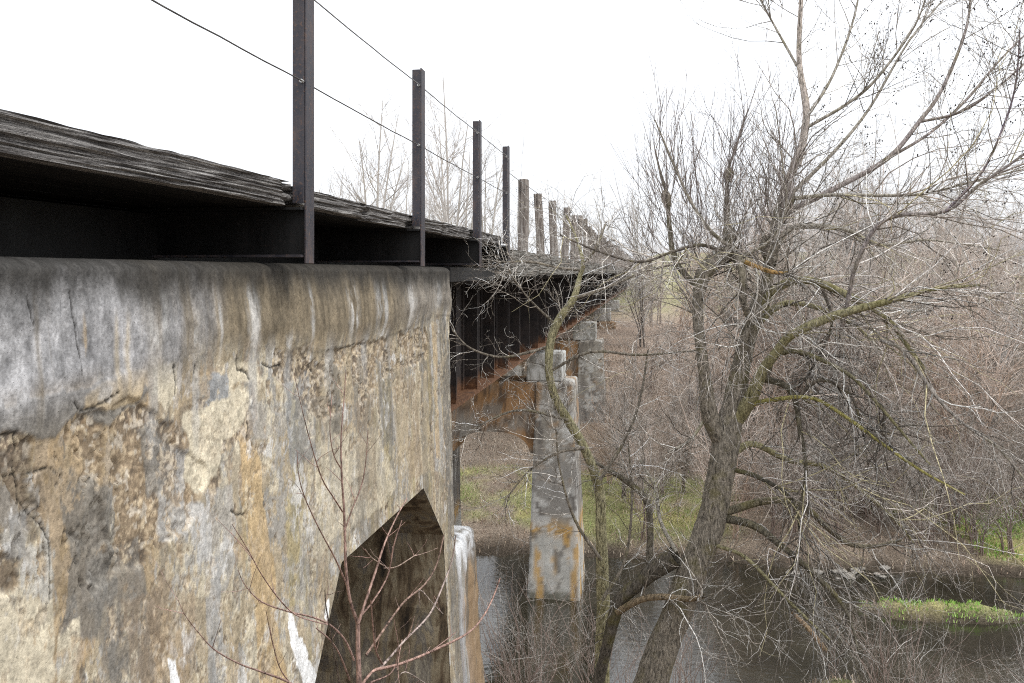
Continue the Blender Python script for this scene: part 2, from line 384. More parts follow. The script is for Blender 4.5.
m1 = fbm(Yf * 9, Zf * 5.5, 53, 6, .66); m2 = fbm(Yf * 14, Zf * 6, 54, 6, .66); m3 = fbm(Yf * 26, Zf * 20, 55, 5, .68); m4 = fbm(Yf * 16, Zf * 2.2, 56, 6, .66); m5 = fbm(Yf * 5, Zf * 2.4, 57, 6, .66)
m6 = fbm(Yf * 34, Zf * 3, 58, 5, .66)
def pm(poly, warp=.05, soft=.012, nz=None, brk=.0):
    sd = polysd(wy1, wz1, poly) + warp * .35 * m2
    return sm(-soft * .6, soft * .6, sd) * (1 - brk * sm(.02, .10, m3 * .6 + m1 * .6))
c = np.zeros((len(Yf), 3)) + COL['tan']
def lay(c, colr, m, k=1.0):
    m = np.clip(m * k, 0, 1)[:, None]; return c * (1 - m) + np.asarray(colr) * m
c = lay(c, (.38, .345, .28), sm(-.05, .08, m5), .7)
c = lay(c, COL['cream'], sm(-.05, .02, m1 + .6 * m5 + .3 * m3), .9)
c = lay(c, COL['grey'] * 1.3, sm(.08, .18, m5 * .7 + .5 * m1 + .3 * m4), .75)
c = lay(c, COL['brown'], sm(.14, .22, m5 * .7 + m4 * .3 + .4 * m3), .6)
c = lay(c, COL['lav'] * .92, sm(.10, .18, -m2 * .5 - .7 * m5 + .3 * m3), .7)
c = lay(c, (.42, .33, .21), sm(.16, .28, fbm(Yf * 6, Zf * 1.3, 60, 6, .65) + .3 * m3), .55)
c = lay(c, COL['olive'] * .8, sm(.16, .3, fbm(Yf * 10, Zf * 1.0, 61, 5) + .2 * m3) * sm(3.0, 3.4, Yf), .5)
c = lay(c, COL['dark'], sm(.2, .32, m6 * .4 + m3 * .6 + .2 * m1), .55)
c = lay(c, COL['pale'] * 1.1, sm(.22, .26, fbm(Yf * 8, Zf * 5, 63, 6, .66) + .2 * m3), .75)
rt_ = sm(3.6, 4.6, Yf + .4 * n1)
c = lay(c, (.27, .235, .175), rt_ * sm(.02, .16, fbm(Yf * 8, Zf * .9, 81, 6, .66) + .35 * m3), .7); c = lay(c, COL['grey'], rt_ * sm(.06, .2, fbm(Yf * 6, Zf * .8, 82, 6, .66) + .35 * m3), .65)
left_dirty = sm(3.2, 2.2, Yf + .3 * n1)
c = lay(c, (.23, .185, .135), left_dirty * sm(-.1, .06, m5 + m2 * .4 + m3 * .3), .8); c = lay(c, (.35, .26, .155), left_dirty * sm(.05, .15, fbm(Yf * 8, Zf * 2, 91, 6, .66)), .7)
c = lay(c, COL['grey'] * .85, left_dirty * sm(.02, .14, m2 + .4 * m5), .75)
# spalled zone with exposed aggregate
exz = pm(WP((-60, 425), (60, 440), (140, 395), (165, 415), (215, 470), (205, 520), (150, 560), (100, 600), (40, 580), (-60, 640)), .10)
exz2 = pm(WP((335, 352), (430, 326), (436, 360), (395, 372), (372, 400), (330, 420), (300, 400), (310, 372)), .05)
exz3 = pm(WP((284, 350), (318, 345), (316, 372), (296, 384), (280, 376)), .03)
exp_ = np.maximum(np.maximum(exz * sm(-.16, -.1, m5 + .3 * m2), exz2 * .9 * sm(-.12, -.05, m1)), exz3)
exp_ = np.maximum(exp_, sm(.19, .21, m1 * .7 + m5 * .5) * .8 * (Zf < 6.5))
exp_ = np.maximum(exp_, sm(.24, .26, m3 * .7 + m2 * .5) * .6 * (Zf < 6.5))
agg = sm(-.1, .5, n3)
c = lay(c, COL['brown'] * .95, exp_, .75); c = lay(c, COL['tan'] * 1.05, exp_ * sm(.05, .2, n3 + .4 * n4), .8); c = lay(c, COL['dark'] * .8, exp_ * sm(.0, .2, -n3 + .5 * m3), .8)
c = lay(c, (.33, .26, .18), exp_ * sm(.05, .25, fbm(Yf * 7, Zf * 7, 22, 4)), .5); c = lay(c, (.5, .46, .4), exp_ * sm(.2, .3, fbm(Yf * 40, Zf * 40, 23, 3)), .8)
# grey coat patches left, and blue grey veils
smooth_c = pm(WP((-60, 405), (20, 400), (135, 372), (160, 392), (120, 425), (88, 415), (60, 440), (20, 430), (-60, 445)), .04)
c = lay(c, COL['grey'] * (1 + .3 * m2[:, None]), smooth_c, .9)
ochp = pm(WP((96, 392), (122, 378), (160, 370), (150, 398), (120, 409), (96, 412)), .03)
c = lay(c, (.43, .35, .23), ochp, .8); c = lay(c, COL['pale'], pm(WP((110, 385), (122, 383), (120, 400), (108, 402)), .02), .5)
for pl, kc, a in ((((60, 470), (120, 480), (125, 560), (105, 640), (70, 640), (80, 560)), 'grey', .8), (((0, 640), (60, 590), (62, 683), (0, 720)), 'cream', .9),
                  (((-20, 470), (40, 450), (60, 520), (30, 590), (-20, 600)), 'dark', .55), (((20, 520), (44, 515), (40, 560), (18, 560)), 'lav', .6),
                  (((100, 560), (150, 540), (160, 683), (110, 700)), 'grey', .6), (((130, 600), (200, 570), (196, 683), (140, 690)), 'brown', .45),
                  (((0, 600), (45, 585), (50, 640), (30, 683), (-10, 700)), 'cream', .8), (((66, 640), (88, 620), (86, 683), (68, 683)), 'cream', .9),
                  (((170, 440), (200, 450), (196, 540), (172, 540)), 'lav', .75), (((152, 430), (180, 420), (188, 470), (160, 500)), 'grey', .8),
                  (((212, 372), (236, 370), (240, 405), (222, 420), (205, 405)), 'blue', .9), (((240, 400), (300, 400), (290, 440), (262, 440)), 'lav', .5),
                  (((162, 368), (186, 366), (187, 400), (178, 416), (162, 402)), 'cream', 1), (((238, 358), (262, 362), (268, 380), (250, 388), (237, 388)), 'cream', 1),
                  (((192, 420), (206, 410), (226, 400), (250, 392), (262, 400), (248, 430), (232, 440), (226, 470), (206, 500), (196, 480), (200, 445)), 'cream', 1),
                  (((320, 440), (380, 430), (400, 490), (340, 540), (318, 560)), 'cream', .7), (((396, 380), (430, 372), (436, 470), (400, 480)), 'tan', .6),
                  (((198, 508), (210, 504), (215, 520), (214, 560), (206, 568), (199, 560)), 'pale', .85), (((210, 562), (224, 560), (228, 700), (212, 700)), 'lav', .75),
                  (((215, 490), (240, 480), (242, 560), (222, 600), (214, 560)), 'lav', .6), (((206, 570), (216, 568), (214, 600), (206, 596)), 'cream', .9),
                  (((290, 380), (318, 376), (320, 450), (296, 470)), 'blue', .6), (((318, 450), (326, 450), (326, 470), (318, 470)), 'blue', .5),
                  (((248, 440), (256, 440), (268, 470), (274, 560), (288, 690), (262, 690), (256, 560), (248, 500)), 'ochre', .75),
                  (((289, 495), (301, 490), (304, 600), (292, 610)), 'olive', .5), (((434, 318), (444, 318), (446, 480), (437, 470)), 'lav', .6), (((437, 322), (441, 320), (442, 460), (438, 455)), 'ochre', .6),
                  (((383, 360), (394, 365), (398, 440), (384, 450)), 'grey', .6), (((355, 480), (372, 470), (366, 530), (350, 540)), 'grey', .5), (((444, 318), (452, 318), (460, 540), (448, 540)), 'grey', .8),
                  (((300, 400), (345, 395), (350, 425), (300, 470)), 'grey', .45), (((360, 400), (378, 395), (380, 500), (362, 500)), 'brown', .4), (((410, 380), (420, 375), (424, 470), (412, 480)), 'brown', .4)):
    c = lay(c, COL[kc] * (1 + .25 * m2[:, None]), pm(WP(*pl), .05, .012, None, .75 if a < .99 else .35), a)
# the cap: grey at the near end, brown further on, with pale runs of lime
capc = COL['lav'] * np.array([.88, .88, .92]) * (1 + .25 * st2[:, None] + .2 * n1[:, None])
br = sm(2.5, 3.2, Yf + .35 * n1 + .3 * st1 + .3 * m4)[:, None]
capc = capc * (1.02 + .5 * m4[:, None] + .35 * m3[:, None]); capc = capc * (1 - br) + COL['bulge'] * (.95 + .5 * st2[:, None] + .3 * m2[:, None]) * br
capc = lay(capc, (.17, .15, .12), sm(.15, .5, st1 + .3 * st2) * (1 - br[:, 0]), .7)
capc = lay(capc, (.28, .27, .26), sm(5.2, 6.1, Yf + .3 * n1), .65)
def run(x0, wpx, z0, z1, a, kc):
    global capc
    y0 = W(x0, 310)[0]; w = W(x0 + wpx, 310)[0] - y0
    d = np.abs(Yf - y0 + .02 * n1 + .012 * fbm(Yf * 0 + x0, Zf * 6, x0)) / w
    capc = lay(capc, COL[kc], sm(1.3, .1, d + .6 * st2 + .5 * m3) * sm(-.25, .2, m2 + m5) * sm(z0, z0 - .12, Zf) * sm(z1 - .1, z1, Zf + .1 * n2), a)
for x0, w in ((168, 7), (176, 3), (205, 4), (229, 2), (262, 6), (297, 3), (318, 2), (357, 5), (381, 3), (388, 3), (413, 5), (441, 4)):
    run(x0, w, 7.0, 6.45, .75, 'pale' if w > 4 else 'lav')
for x0, w in ((98, 2), (140, 3), (130, 3)): run(x0, w, 6.9, 6.5, .6, 'ochre' if x0 < 120 else 'tan')
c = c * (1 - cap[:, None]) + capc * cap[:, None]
for x0, w in ((165, 7), (205, 5), (262, 6), (297, 4), (336, 6), (372, 4)):   # lime that runs on below the cap
    y0 = W(x0, 340)[0]; ww = W(x0 + w, 340)[0] - y0
    c = lay(c, COL['lav'], sm(1, .3, np.abs(Yf - y0 + .03 * n1) / ww + .4 * st2) * (1 - cap) * sm(6.2, 6.5, Zf), .6)
c = lay(c, COL['black'] * .8, sm(6.80, 6.99, Zf + .06 * n1 + .06 * st1), .93)  # deck's shade painted in as a near-black band along the cap top
c = lay(c, COL['grey'], sm(7.0, 7.1, Yf), .55)
# white scars
for pl in (((291, 611), (297, 615), (301, 640), (318, 676), (318, 700), (307, 700), (293, 650)), ((174, 665), (182, 660), (186, 700), (176, 700)), ((326, 602), (330, 600), (328, 622), (325, 618))):
    c = lay(c, COL['white'], pm(WP(*pl), .012, .005), 1)
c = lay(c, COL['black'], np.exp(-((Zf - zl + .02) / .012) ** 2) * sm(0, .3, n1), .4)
# cracks and pits
crack = np.zeros(len(Yf))
def crk(pts, w):
    global crack
    P = WP(*pts); d = np.full(len(Yf), 9.)
    wy = Yf + .016 * n2 + .008 * n3; wz = Zf + .016 * fbm(Yf * 12, Zf * 12, 31, 4)
    for (a, b_) in zip(P[:-1], P[1:]):
        ex, ey = b_[0] - a[0], b_[1] - a[1]; t = np.clip(((wy - a[0]) * ex + (wz - a[1]) * ey) / (ex * ex + ey * ey), 0, 1)
        d = np.minimum(d, np.hypot(wy - a[0] - ex * t, wz - a[1] - ey * t))
    w = w * .6; crack = np.maximum(crack, sm(w, w * .35, d + .4 * w * n3))
crk([(43, 295), (50, 327)], .006); crk([(88, 292), (92, 330), (96, 360), (94, 375)], .007)
crk([(86, 404), (92, 410), (120, 402), (130, 392)], .008); crk([(-10, 432), (10, 438), (28, 432), (34, 448)], .010)
crk([(184, 366), (187, 385), (186, 395)], .010); crk([(245, 356), (246, 368), (256, 374), (259, 380)], .013); crk([(271, 362), (280, 368), (291, 366)], .012)
crk([(255, 424), (256, 430), (254, 442)], .012); crk([(238, 510), (244, 515), (252, 514)], .010); crk([(206, 364), (206, 374)], .008)
crk([(318, 366), (322, 372)], .010); crk([(346, 350), (362, 345), (374, 342)], .008); crk([(20, 480), (60, 470), (75, 480)], .004)
crk([(215, 640), (280, 592), (330, 562)], .0014)
crk([(30, 470), (36, 500), (60, 540), (58, 600)], .006); crk([(268, 470), (270, 540)], .003)
crack = np.maximum(crack, sm(.09, .05, np.abs(fbm(Yf * 2.5, Zf * 1.6, 44, 5))) * sm(.05, .3, n1) * .2 * sm(.0, .2, n2))
c = lay(c, COL['black'] * .5, crack, .9)
c = c * np.array([.99, .955, .895]) * (1 + .5 * m3 + .25 * m5 + .25 * n3 + .2 * n4)[:, None]
disp = .012 * n1 + .005 * n2 * (1 - cap) + .0012 * n3 + cap * (.010 + .02 * sm(2.6, 5.5, Yf) + .02 * fbm(Yf * 1.5, Zf * 4, 12, 3) - .02 * sm(6.75, 7.0, Zf))
big_ = np.maximum(exz, exz2)
disp += -exp_ * (1 - cap) * (.006 + .009 * big_ - (.002 + .003 * big_) * agg + .003 * n4 + .003 * m3) - crack * .007 - .012 * cap * sm(.2, .5, st2) * .5
disp += (smooth_c + ochp) * .004
fade = 1 - sm(7.0, 7.02, Zf)
rimd = np.abs(polysd(Yf, Zf, OPEN)); disp = disp * sm(.0, .09, rimd)
d2 = disp.reshape(shape2); ang = np.interp(uu, [uu[len(YS) - 1], uu[len(YS) + 7]], [0, np.pi / 2])[:, None]
Xg = -1.745 + Xi + Xr + batter.reshape(shape2) + d2 * np.cos(ang)
Yg2 = Yg + d2 * np.sin(ang) + batter.reshape(shape2) * .8 * np.sin(ang)
Vw = np.stack([Xg, Yg2, Zg], -1).reshape(-1, 3)
nu, nv = shape2; ii, jj = np.meshgrid(np.arange(nu - 1), np.arange(nv - 1), indexing='ij'); b = ii * nv + jj
Fw = np.stack([b, b + nv, b + nv + 1, b + 1], -1).reshape(-1, 4)
sd = polysd(Yf, Zf, OPEN); keep = ~(sd[Fw].mean(1) > 0)
front = (Yf < 6.95)
# snap rim vertices onto the outline of the opening
Fk = Fw[keep]; rem = Fw[~keep]; rim = np.intersect1d(np.unique(Fk), np.unique(rem))
for i in rim:
    best = None
    for (a, b_) in zip(OPEN, OPEN[1:] + OPEN[:1]):
        ex, ey = b_[0] - a[0], b_[1] - a[1]; t = min(1, max(0, ((Yf[i] - a[0]) * ex + (Zf[i] - a[1]) * ey) / (ex * ex + ey * ey)))
        q = (a[0] + ex * t, a[1] + ey * t); dd = (q[0] - Yf[i]) ** 2 + (q[1] - Zf[i]) ** 2
        if best is None or dd < best[0]: best = (dd, q)
    Vw[i, 1] = best[1][0]; Vw[i, 2] = best[1][1]
used = np.unique(Fk); remap = np.full(len(Vw), -1); remap[used] = np.arange(len(used))
pier = empty('bridge_pier', (-1.7, 5, -.6), 'huge stained and spalling concrete pier wall beside the camera, with a chamfered dark opening', 'bridge pier')
O1 = (-1.7, 5, -.6)
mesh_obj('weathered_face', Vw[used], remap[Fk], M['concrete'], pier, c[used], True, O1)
# lining of the opening
def prism_x(poly, x0f, x1, name, mat, parent, closed_back=True, off=None, sub=14):
    V = []; Fs = []; P = []
    for (a, b_) in zip(poly, poly[1:]):
        L = math.hypot(b_[0] - a[0], b_[1] - a[1]); n = max(1, int(L / .15))
        for i in range(n): t = i / n; P.append((a[0] + (b_[0] - a[0]) * t, a[1] + (b_[1] - a[1]) * t))
    P.append(poly[-1]); m = len(P)
    for k in range(sub + 1):
        t = k / sub
        for (yy, zz) in P:
            x0 = x0f(zz); xx = x0 + (x1 - x0) * t; V.append((xx, yy + .015 * R.uniform(-1, 1) * (0 < k), zz + .012 * R.uniform(-1, 1) * (0 < k)))
    for k in range(sub):
        for i in range(m - 1): b = k * m + i; Fs.append((b, b + 1, b + m + 1, b + m))
    if closed_back: Fs.append(tuple(range(sub * m, (sub + 1) * m)))
    return mesh_obj(name, V, Fs, mat, parent, off=off)
xface = lambda z: -1.745 + float(np.interp(z, [-1, 2.8, 4.7, 6.6, 7], [.32, .15, .055, 0.0, 0.0])) - .004
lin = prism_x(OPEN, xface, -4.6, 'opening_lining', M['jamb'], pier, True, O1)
# buttress with a bleached top beyond the wall end
def painted_block(name, x0, x1, y0, y1, z0, z1, parent, colf, batter=0.0, res=.05, rnd=.08, off=None, disp=.01, topr=True):
    """battered rounded block; batter = how much wider each side gets per metre of depth"""
    nz = int((z1 - z0) / res) + 1; per = []
    def side(ax, ay, bx, by):
        L = math.hypot(bx - ax, by - ay); n = max(2, int(L / res))
        for i in range(n): t = i / n; per.append((ax + (bx - ax) * t, ay + (by - ay) * t))
    side(-1, -1, 1, -1); 
    per = []
    wx, wy = (x1 - x0) / 2, (y1 - y0) / 2; cx, cy = (x0 + x1) / 2, (y0 + y1) / 2
    side(-wx, -wy, wx, -wy); side(wx, -wy, wx, wy); side(wx, wy, -wx, wy); side(-wx, wy, -wx, -wy)
    per = np.array(per); m = len(per)
    lev = list(np.linspace(z0, z1 - rnd, nz)); ins = [0.0] * nz
    for t in np.linspace(0, np.pi / 2, 7)[1:]: lev.append(z1 - rnd + rnd * math.sin(t)); ins.append(rnd * (1 - math.cos(t)))
    V = []
    for z, s_ in zip(lev, ins):
        g = batter * (z1 - z) - s_
        p = per.copy(); p[:, 0] += np.sign(p[:, 0]) * g * (np.abs(p[:, 0]) > wx - .5 * rnd) if False else per[:, 0] / wx * g; p[:, 1] += per[:, 1] / wy * g
        V.append(np.column_stack([p[:, 0] + cx, p[:, 1] + cy, np.full(m, z)]))
    V = np.vstack(V); d = disp * fbm(V[:, 0] * 3 + V[:, 1] * 2.1, V[:, 1] * 3, V[:, 2] * 3, 5); dirn = V[:, :2] - [cx, cy]; dirn /= np.linalg.norm(dirn, axis=1, keepdims=True) + 1e-6
    V[:, :2] += dirn * d[:, None]
    Fs = []
    for k in range(len(lev) - 1):
        for i in range(m): a = k * m + i; b = k * m + (i + 1) % m; Fs.append((a, b, b + m, a + m))
    Fs.append(tuple(range((len(lev) - 1) * m, len(lev) * m)))
    return mesh_obj(name, V, Fs, M['concrete'], parent, colf(V), True, off)
def mott(V):
    x, y, z = V.T; c = np.zeros((len(V), 3)) + (.3, .275, .235); s1 = fbm(x * 6 + y * 6, z * .8, 5, 5); n = fbm(x * 3, y * 3, z * 3, 5)
    c = lay(c, (.17, .15, .13), sm(0, .4, s1), .8); c = lay(c, (.42, .4, .36), sm(.05, .4, -s1 + .4 * n), .7); c = lay(c, (.42, .25, .1), sm(.15, .4, n - .3 * s1), .5); return c
def col_butt(V):
    x, y, z = V.T; c = mott(V); s1 = fbm(x * 5 + y * 9, z * .7, 15, 5)
    c = lay(c, (.45, .47, .5), sm(-.2, .3, s1 + .1), .8); c = lay(c, (.36, .24, .13), np.maximum(sm(0, .25, s1 - .05), sm(7.25, 7.4, y + .2 * s1)) * sm(4.5, 4.2, z), .8)
    c = lay(c, (.15, .14, .12), sm(.1, .3, fbm(x * 8 + y * 6, z * 3, 9, 5)), .7); c = lay(c, (.72, .73, .74), sm(4.2, 4.42, z + .25 * s1) * sm(.3, .1, fbm(x * 14, y * 14, z * 9, 5, .65)), .95); return c
painted_block('buttress', -3.4, -1.69, 7.12, 7.8, -.6, 4.55, pier, col_butt, .05, .02, .09, O1, .05)

# ---------------------------------------------------------------- far piers
def col_pier(z_stain):
    def f(V):
        x, y, z = V.T; c = mott(V); n = fbm(x * 2, z * 2, y * 2, 4); s1 = fbm(x * 7 + y * 5, z * .7, 3, 4)
        c = lay(c, (.21, .2, .19), sm(1.6, 1.9, z) * sm(3.6, 2.6, z), .6)
        c = lay(c, (.5, .49, .45), sm(1.5, 1.35, z + .05 * n), .8); c = lay(c, (.09, .085, .06), sm(.22, .1, z + .06 * n), .85)
        c = lay(c, (.5, .31, .11), (np.exp(-((z - 1.5 + .12 * n + .1 * s1) / .16) ** 2) + sm(.08, .3, s1) * sm(1.6, 1.3, z)) * sm(-.6, 0, s1 + n), .85)
        c = lay(c, (.11, .1, .09), sm(.12, .26, fbm(x * 9 + y * 9, z * 2.2, 12, 6, .66)), .7); c = lay(c, (.5, .49, .46), sm(.16, .22, fbm(x * 5 + y * 5, z * 3, 19, 6, .66)), .8)
        c = lay(c, (.33, .2, .1), sm(.0, .2, n + .3 * s1) * sm(3.4, 3.8, z), .7)
        c = lay(c, (.62, .62, .6), sm(-1.48, -1.38, x + .0 * z) * sm(.0, .3, s1 + .15), .8)
        return c
    return f
def far_pier(Y0, z0, top, label, grp=None):
    e = empty('bridge_pier', (-3.5, Y0, z0), label, 'bridge pier', grp); off = (-3.5, Y0, z0)
    painted_block('column', -2.43, -1.64, Y0, Y0 + 1.2, z0, top, e, col_pier(1), .036, .05, .06, off, .03)
    painted_block('column', -5.4, -4.46, Y0, Y0 + 1.2, z0, top, e, col_pier(1), .02, .05, .06, off, .03)
    # crosshead with chamfered opening, as a solid with thickness
    yl = [(-4.62, 3.0), (-4.62, 3.1), (-4.2, 3.62), (-2.75, 3.62), (-2.3, 3.15), (-2.3, 3.0)]
    dz = top - 4.62; outl = [(x, z + dz) for x, z in yl] + [(-2.3, top - .02), (-4.62, top - .02)]
    n = len(outl); nn = 60; V = []; Fs = []
    xs_ = np.linspace(-4.62, -2.3, nn)
    lo = 3.05 + .45 * np.clip(1 - np.abs((xs_ + 3.42) / .84) ** 2.6, 0, 1) ** .5 + dz
    for yy in (Y0 + .06, Y0 + 1.1):
        for k in range(9):
            for i in range(nn): V.append((xs_[i], yy, lo[i] + (top - .02 - lo[i]) * k / 8))
    m = nn * 9
    for h in (0, 1):
        for k in range(8):
            for i in range(nn - 1):
                a = h * m + k * nn + i; q = (a, a + 1, a + nn + 1, a + nn); Fs.append(q if h == 0 else q[::-1])
    for i in range(nn - 1):
        Fs.append((i, m + i, m + i + 1, i + 1)); a = 8 * nn + i; Fs.append((a, a + 1, m + a + 1, m + a))
    V = np.array(V)
    def cc(V):
        x, y, z = V.T; n = fbm(x * 2, z * 2, 77, 5); c = mott(V); c = lay(c, (.36, .2, .09), sm(-.35, .1, n), .9); c = lay(c, (.26, .24, .21), sm(.08, .2, fbm(x * 3, z * 3, 4, 5, .65)), .8); return lay(c, (.1, .07, .05), sm(.1, .2, fbm(x * 5, z * 5, 14, 5, .65)), .7)
    mesh_obj('crosshead', V, Fs, M['concrete'], e, cc(V), False, off)
    for x0 in (-2.66, -4.9):
        o = MB().box(x0, x0 + .79, Y0 + .1, Y0 + .9, top + .003, top + .62).build('bearing_block', M['pale'], e, .03, 2, off)
    return e
s = NT('pale_bearing_concrete'); f = s.noise(s.co((1, 1, .4)), 5, 8, .75)
M['pale'] = s.fin(s.ramp(f, [(.36, (.09, .085, .075)), (.46, (.3, .29, .26)), (.55, (.48, .48, .46)), (.66, (.62, .62, .6))]), .9, s.bump(f, .4, .01))
far_pier(17.6, -.6, 4.62, 'concrete bridge pier standing in the river, orange waterline stain on its column')
far_pier(28.5, 1.0, 4.62, 'second concrete bridge pier on the grassy far bank, behind the river pier')
for Y0 in (39.5, 50.5): far_pier(float(Y0), 3.4, 4.62, 'concrete bridge pier far down the span hidden by brush', 'distant bridge piers')

# ---------------------------------------------------------------- girders
def girder(y0, y1, label, grp=None):
    e = empty('plate_girder', (-2.3, y0, 5.5), label, 'girder', grp); off = (-2.3, y0, 5.5)
    MB().box(-2.315, -2.30, y0, y1, 5.54, 6.86).build('web', M['girder0'], e, off=off)
    for zz in (5.50, 6.86): MB().box(-2.5, -2.1, y0, y1, zz, zz + .04).build('flange', M['girder0'], e, off=off)
    y = y0 + .5
    while y < y1 - .2:
        m = MB(); m.box(-2.297, -2.12, y, y + .025, 5.543, 6.857); m.box(-2.297, -2.28, y - .09, y - .003, 5.543, 6.857); m.build('stiffener', M['girder0'], e, off=off); y += 1.12
    
    return e
M['girder0'] = M['girder']
girder(7.25, 17.5, 'rusting plate girder with upright stiffeners spanning from the near pier wall to the river pier')
girder(17.6, 28.9, 'rusting plate girder spanning from the river pier to the far bank pier')
for k in range(6): girder(29.0 + 11 * k, 39.9 + 11 * k, 'rusting plate girder far down the bridge behind brush', 'distant plate girders')
gi = empty('plate_girder', (-4.9, 7.25, 5.5), 'dark inner plate girder under the far side of the deck', 'girder')
MB().box(-4.92, -4.9, 7.25, 60, 5.54, 6.86).build('web', M['beam'], gi, off=(-4.9, 7.25, 5.5)); MB().box(-5.1, -4.7, 7.25, 60, 5.5, 5.54).build('flange', M['beam'], gi, off=(-4.9, 7.25, 5.5))

# ---------------------------------------------------------------- deck timbers
def plank(x0, x1, y0, y1, z0, z1, name, mat, parent, off, rough=.006, res=.03, edge=True):
    """a plank along Y whose outer edge is weathered into ridges"""
    nY = max(2, int((y1 - y0) / res)); sec = []
    nz_ = 26 if edge else 2
    for k in range(nz_): sec.append((x1, z0 + (z1 - z0) * k / (nz_ - 1)))
    nt = 5 if edge else 1
    for k in range(1, nt + 1): sec.append((x1 - (x1 - x0) * k / nt, z1))
    sec.append((x0, z0))
    if edge:
        for k in range(1, 10): sec.append((x0 + (x1 - x0) * k / 10, z0))
    sec = np.array(sec); m = len(sec); yy = np.linspace(y0, y1, nY + 1)
    S, Yy = np.meshgrid(np.arange(m), yy); X = sec[S.astype(int), 0]; Z = sec[S.astype(int), 1]
    if edge:
        r_ = np.abs(fbm(Z * 55 + .8 * fbm(Yy * 1.3, Z * 8, y0, 3), Yy * 1.1, y0, 4)); on = (X > x1 - .01)
        X = X - on * (.016 * (1 - sm(0, .35, r_)) + .008 * np.abs(fbm(Yy * 3, Z * 20, 4, 3)))
        endc = np.minimum(Yy - y0, y1 - Yy); X = X - on * .05 * sm(.12, 0, endc) * sm(-.3, .3, fbm(Yy * 9, Z * 40, 8, 2))
        Z = Z + .002 * fbm(Yy * 2, X * 9, y0, 3) + .005 * (Z > z1 - .001) * fbm(Yy * 7, X * 5, 3, 3)
    V = np.stack([X, Yy, Z], -1).reshape(-1, 3); Fs = []
    for j in range(nY):
        for i in range(m): a = j * m + i; b = j * m + (i + 1) % m; Fs.append((a, b, b + m, a + m))
    Fs.append(tuple(range(m))); Fs.append(tuple(range(nY * m, (nY + 1) * m)))
    return mesh_obj(name, V, Fs, mat, parent, off=off)
PY = [3.75, 5.73, 7.75, 9.35]
od = (-1.66, -3, 7.31)
deck = empty('timber_deck', od, 'weathered grey timber deck on the near span, cracked plank edges overhanging the pier wall', 'bridge deck')
cuts = [-3.0, .4, 3.66, 4.72, 5.66, 6.6, 7.68, 8.5, 9.28]
for a, b_ in zip(cuts[:-1], cuts[1:]):
    plank(-1.74, -1.665 - R.uniform(0, .012), a + .006, b_ - .006, 7.315 + R.uniform(-.006, .004), 7.41 + (.022 if b_ < 3.8 else 0) + R.uniform(-.006, .004), 'edge_plank', M['deck'], deck, od, res=.02)
for k in range(15):
    x0 = -1.95 - k * .205; plank(x0, x0 + .2, -3, 9.6, 7.315 + R.uniform(-.008, .003), 7.40, 'plank', M['shade_timber'], deck, od, edge=False, res=9)
mb = MB()
for k in range(4): mb.box(-4.9 + k * .8, -4.78 + k * .8, -3, 9.6, 7.055, 7.28)
mb.box(-2.62, -2.5, -3, 9.6, 7.05, 7.28); mb.box(-4.9, -1.8, 7.3, 9.5, 6.91, 7.045); mb.build('light_stop_stringers', M['beam'], deck, off=od)  # added under the deck to block light coming through the gap
od2 = (-1.6, 9.7, 6.93)
deck2 = empty('timber_deck', od2, 'grey timber deck with square fascia beam running on behind the branches', 'bridge deck')
y = 9.72; k = 0
while y < 95:
    L = 2.4 if y < 30 else 9.0
    plank(-1.80, -1.60 + R.uniform(-.02, 0), y, y + L - .012, 6.95 + R.uniform(-.01, .01), 7.27 + R.uniform(-.015, .01), 'fascia_beam', M['fascia'], deck2, od2, res=.08 if y < 20 else .5); y += L; k += 1
mb = MB()
for k in range(14): mb.box(-1.84 - (k + 1) * .245, -1.845 - k * .245, 9.72, 95, 7.17, 7.262)
mb.build('planks', M['fascia'], deck2, off=od2)
MB().box(-4.9, -1.83, 9.73, 94, 6.905, 7.165).build('gap_fill_ties', M['shade_timber'], deck2, off=od2)  # solid slab added to close the bright gap below the planks
# stones lying on the deck edge
for (yy, sx) in ((3.40, .028), (3.47, .02), (3.54, .026), (3.33, .017), (6.9, .035), (7.2, .04), (7.45, .03), (6.2, .028)):
    m = []; nn = 10
    V = [];
    for a in range(6):
        for b_ in range(nn):
            t = math.pi * a / 5; g = 2 * math.pi * b_ / nn; q = 1 + .25 * R.uniform(-1, 1)
            V.append((-1.74 + sx * .7 * math.sin(t) * math.cos(g) * q, yy + sx * math.sin(t) * math.sin(g) * q, 7.405 + sx * .25 + sx * .45 * math.cos(t) * q))
    Fs = [(a * nn + b_, a * nn + (b_ + 1) % nn, (a + 1) * nn + (b_ + 1) % nn, (a + 1) * nn + b_) for a in range(5) for b_ in range(nn)]
    o = mesh_obj('stone', V, Fs, M['pale'], None, off=(-1.74, yy, 7.4)); o.location = (-1.74, yy, 7.4)
    tag(o, 'small pale stone lying on the weathered deck edge by a steel post', 'stone', 'stones on the deck edge')

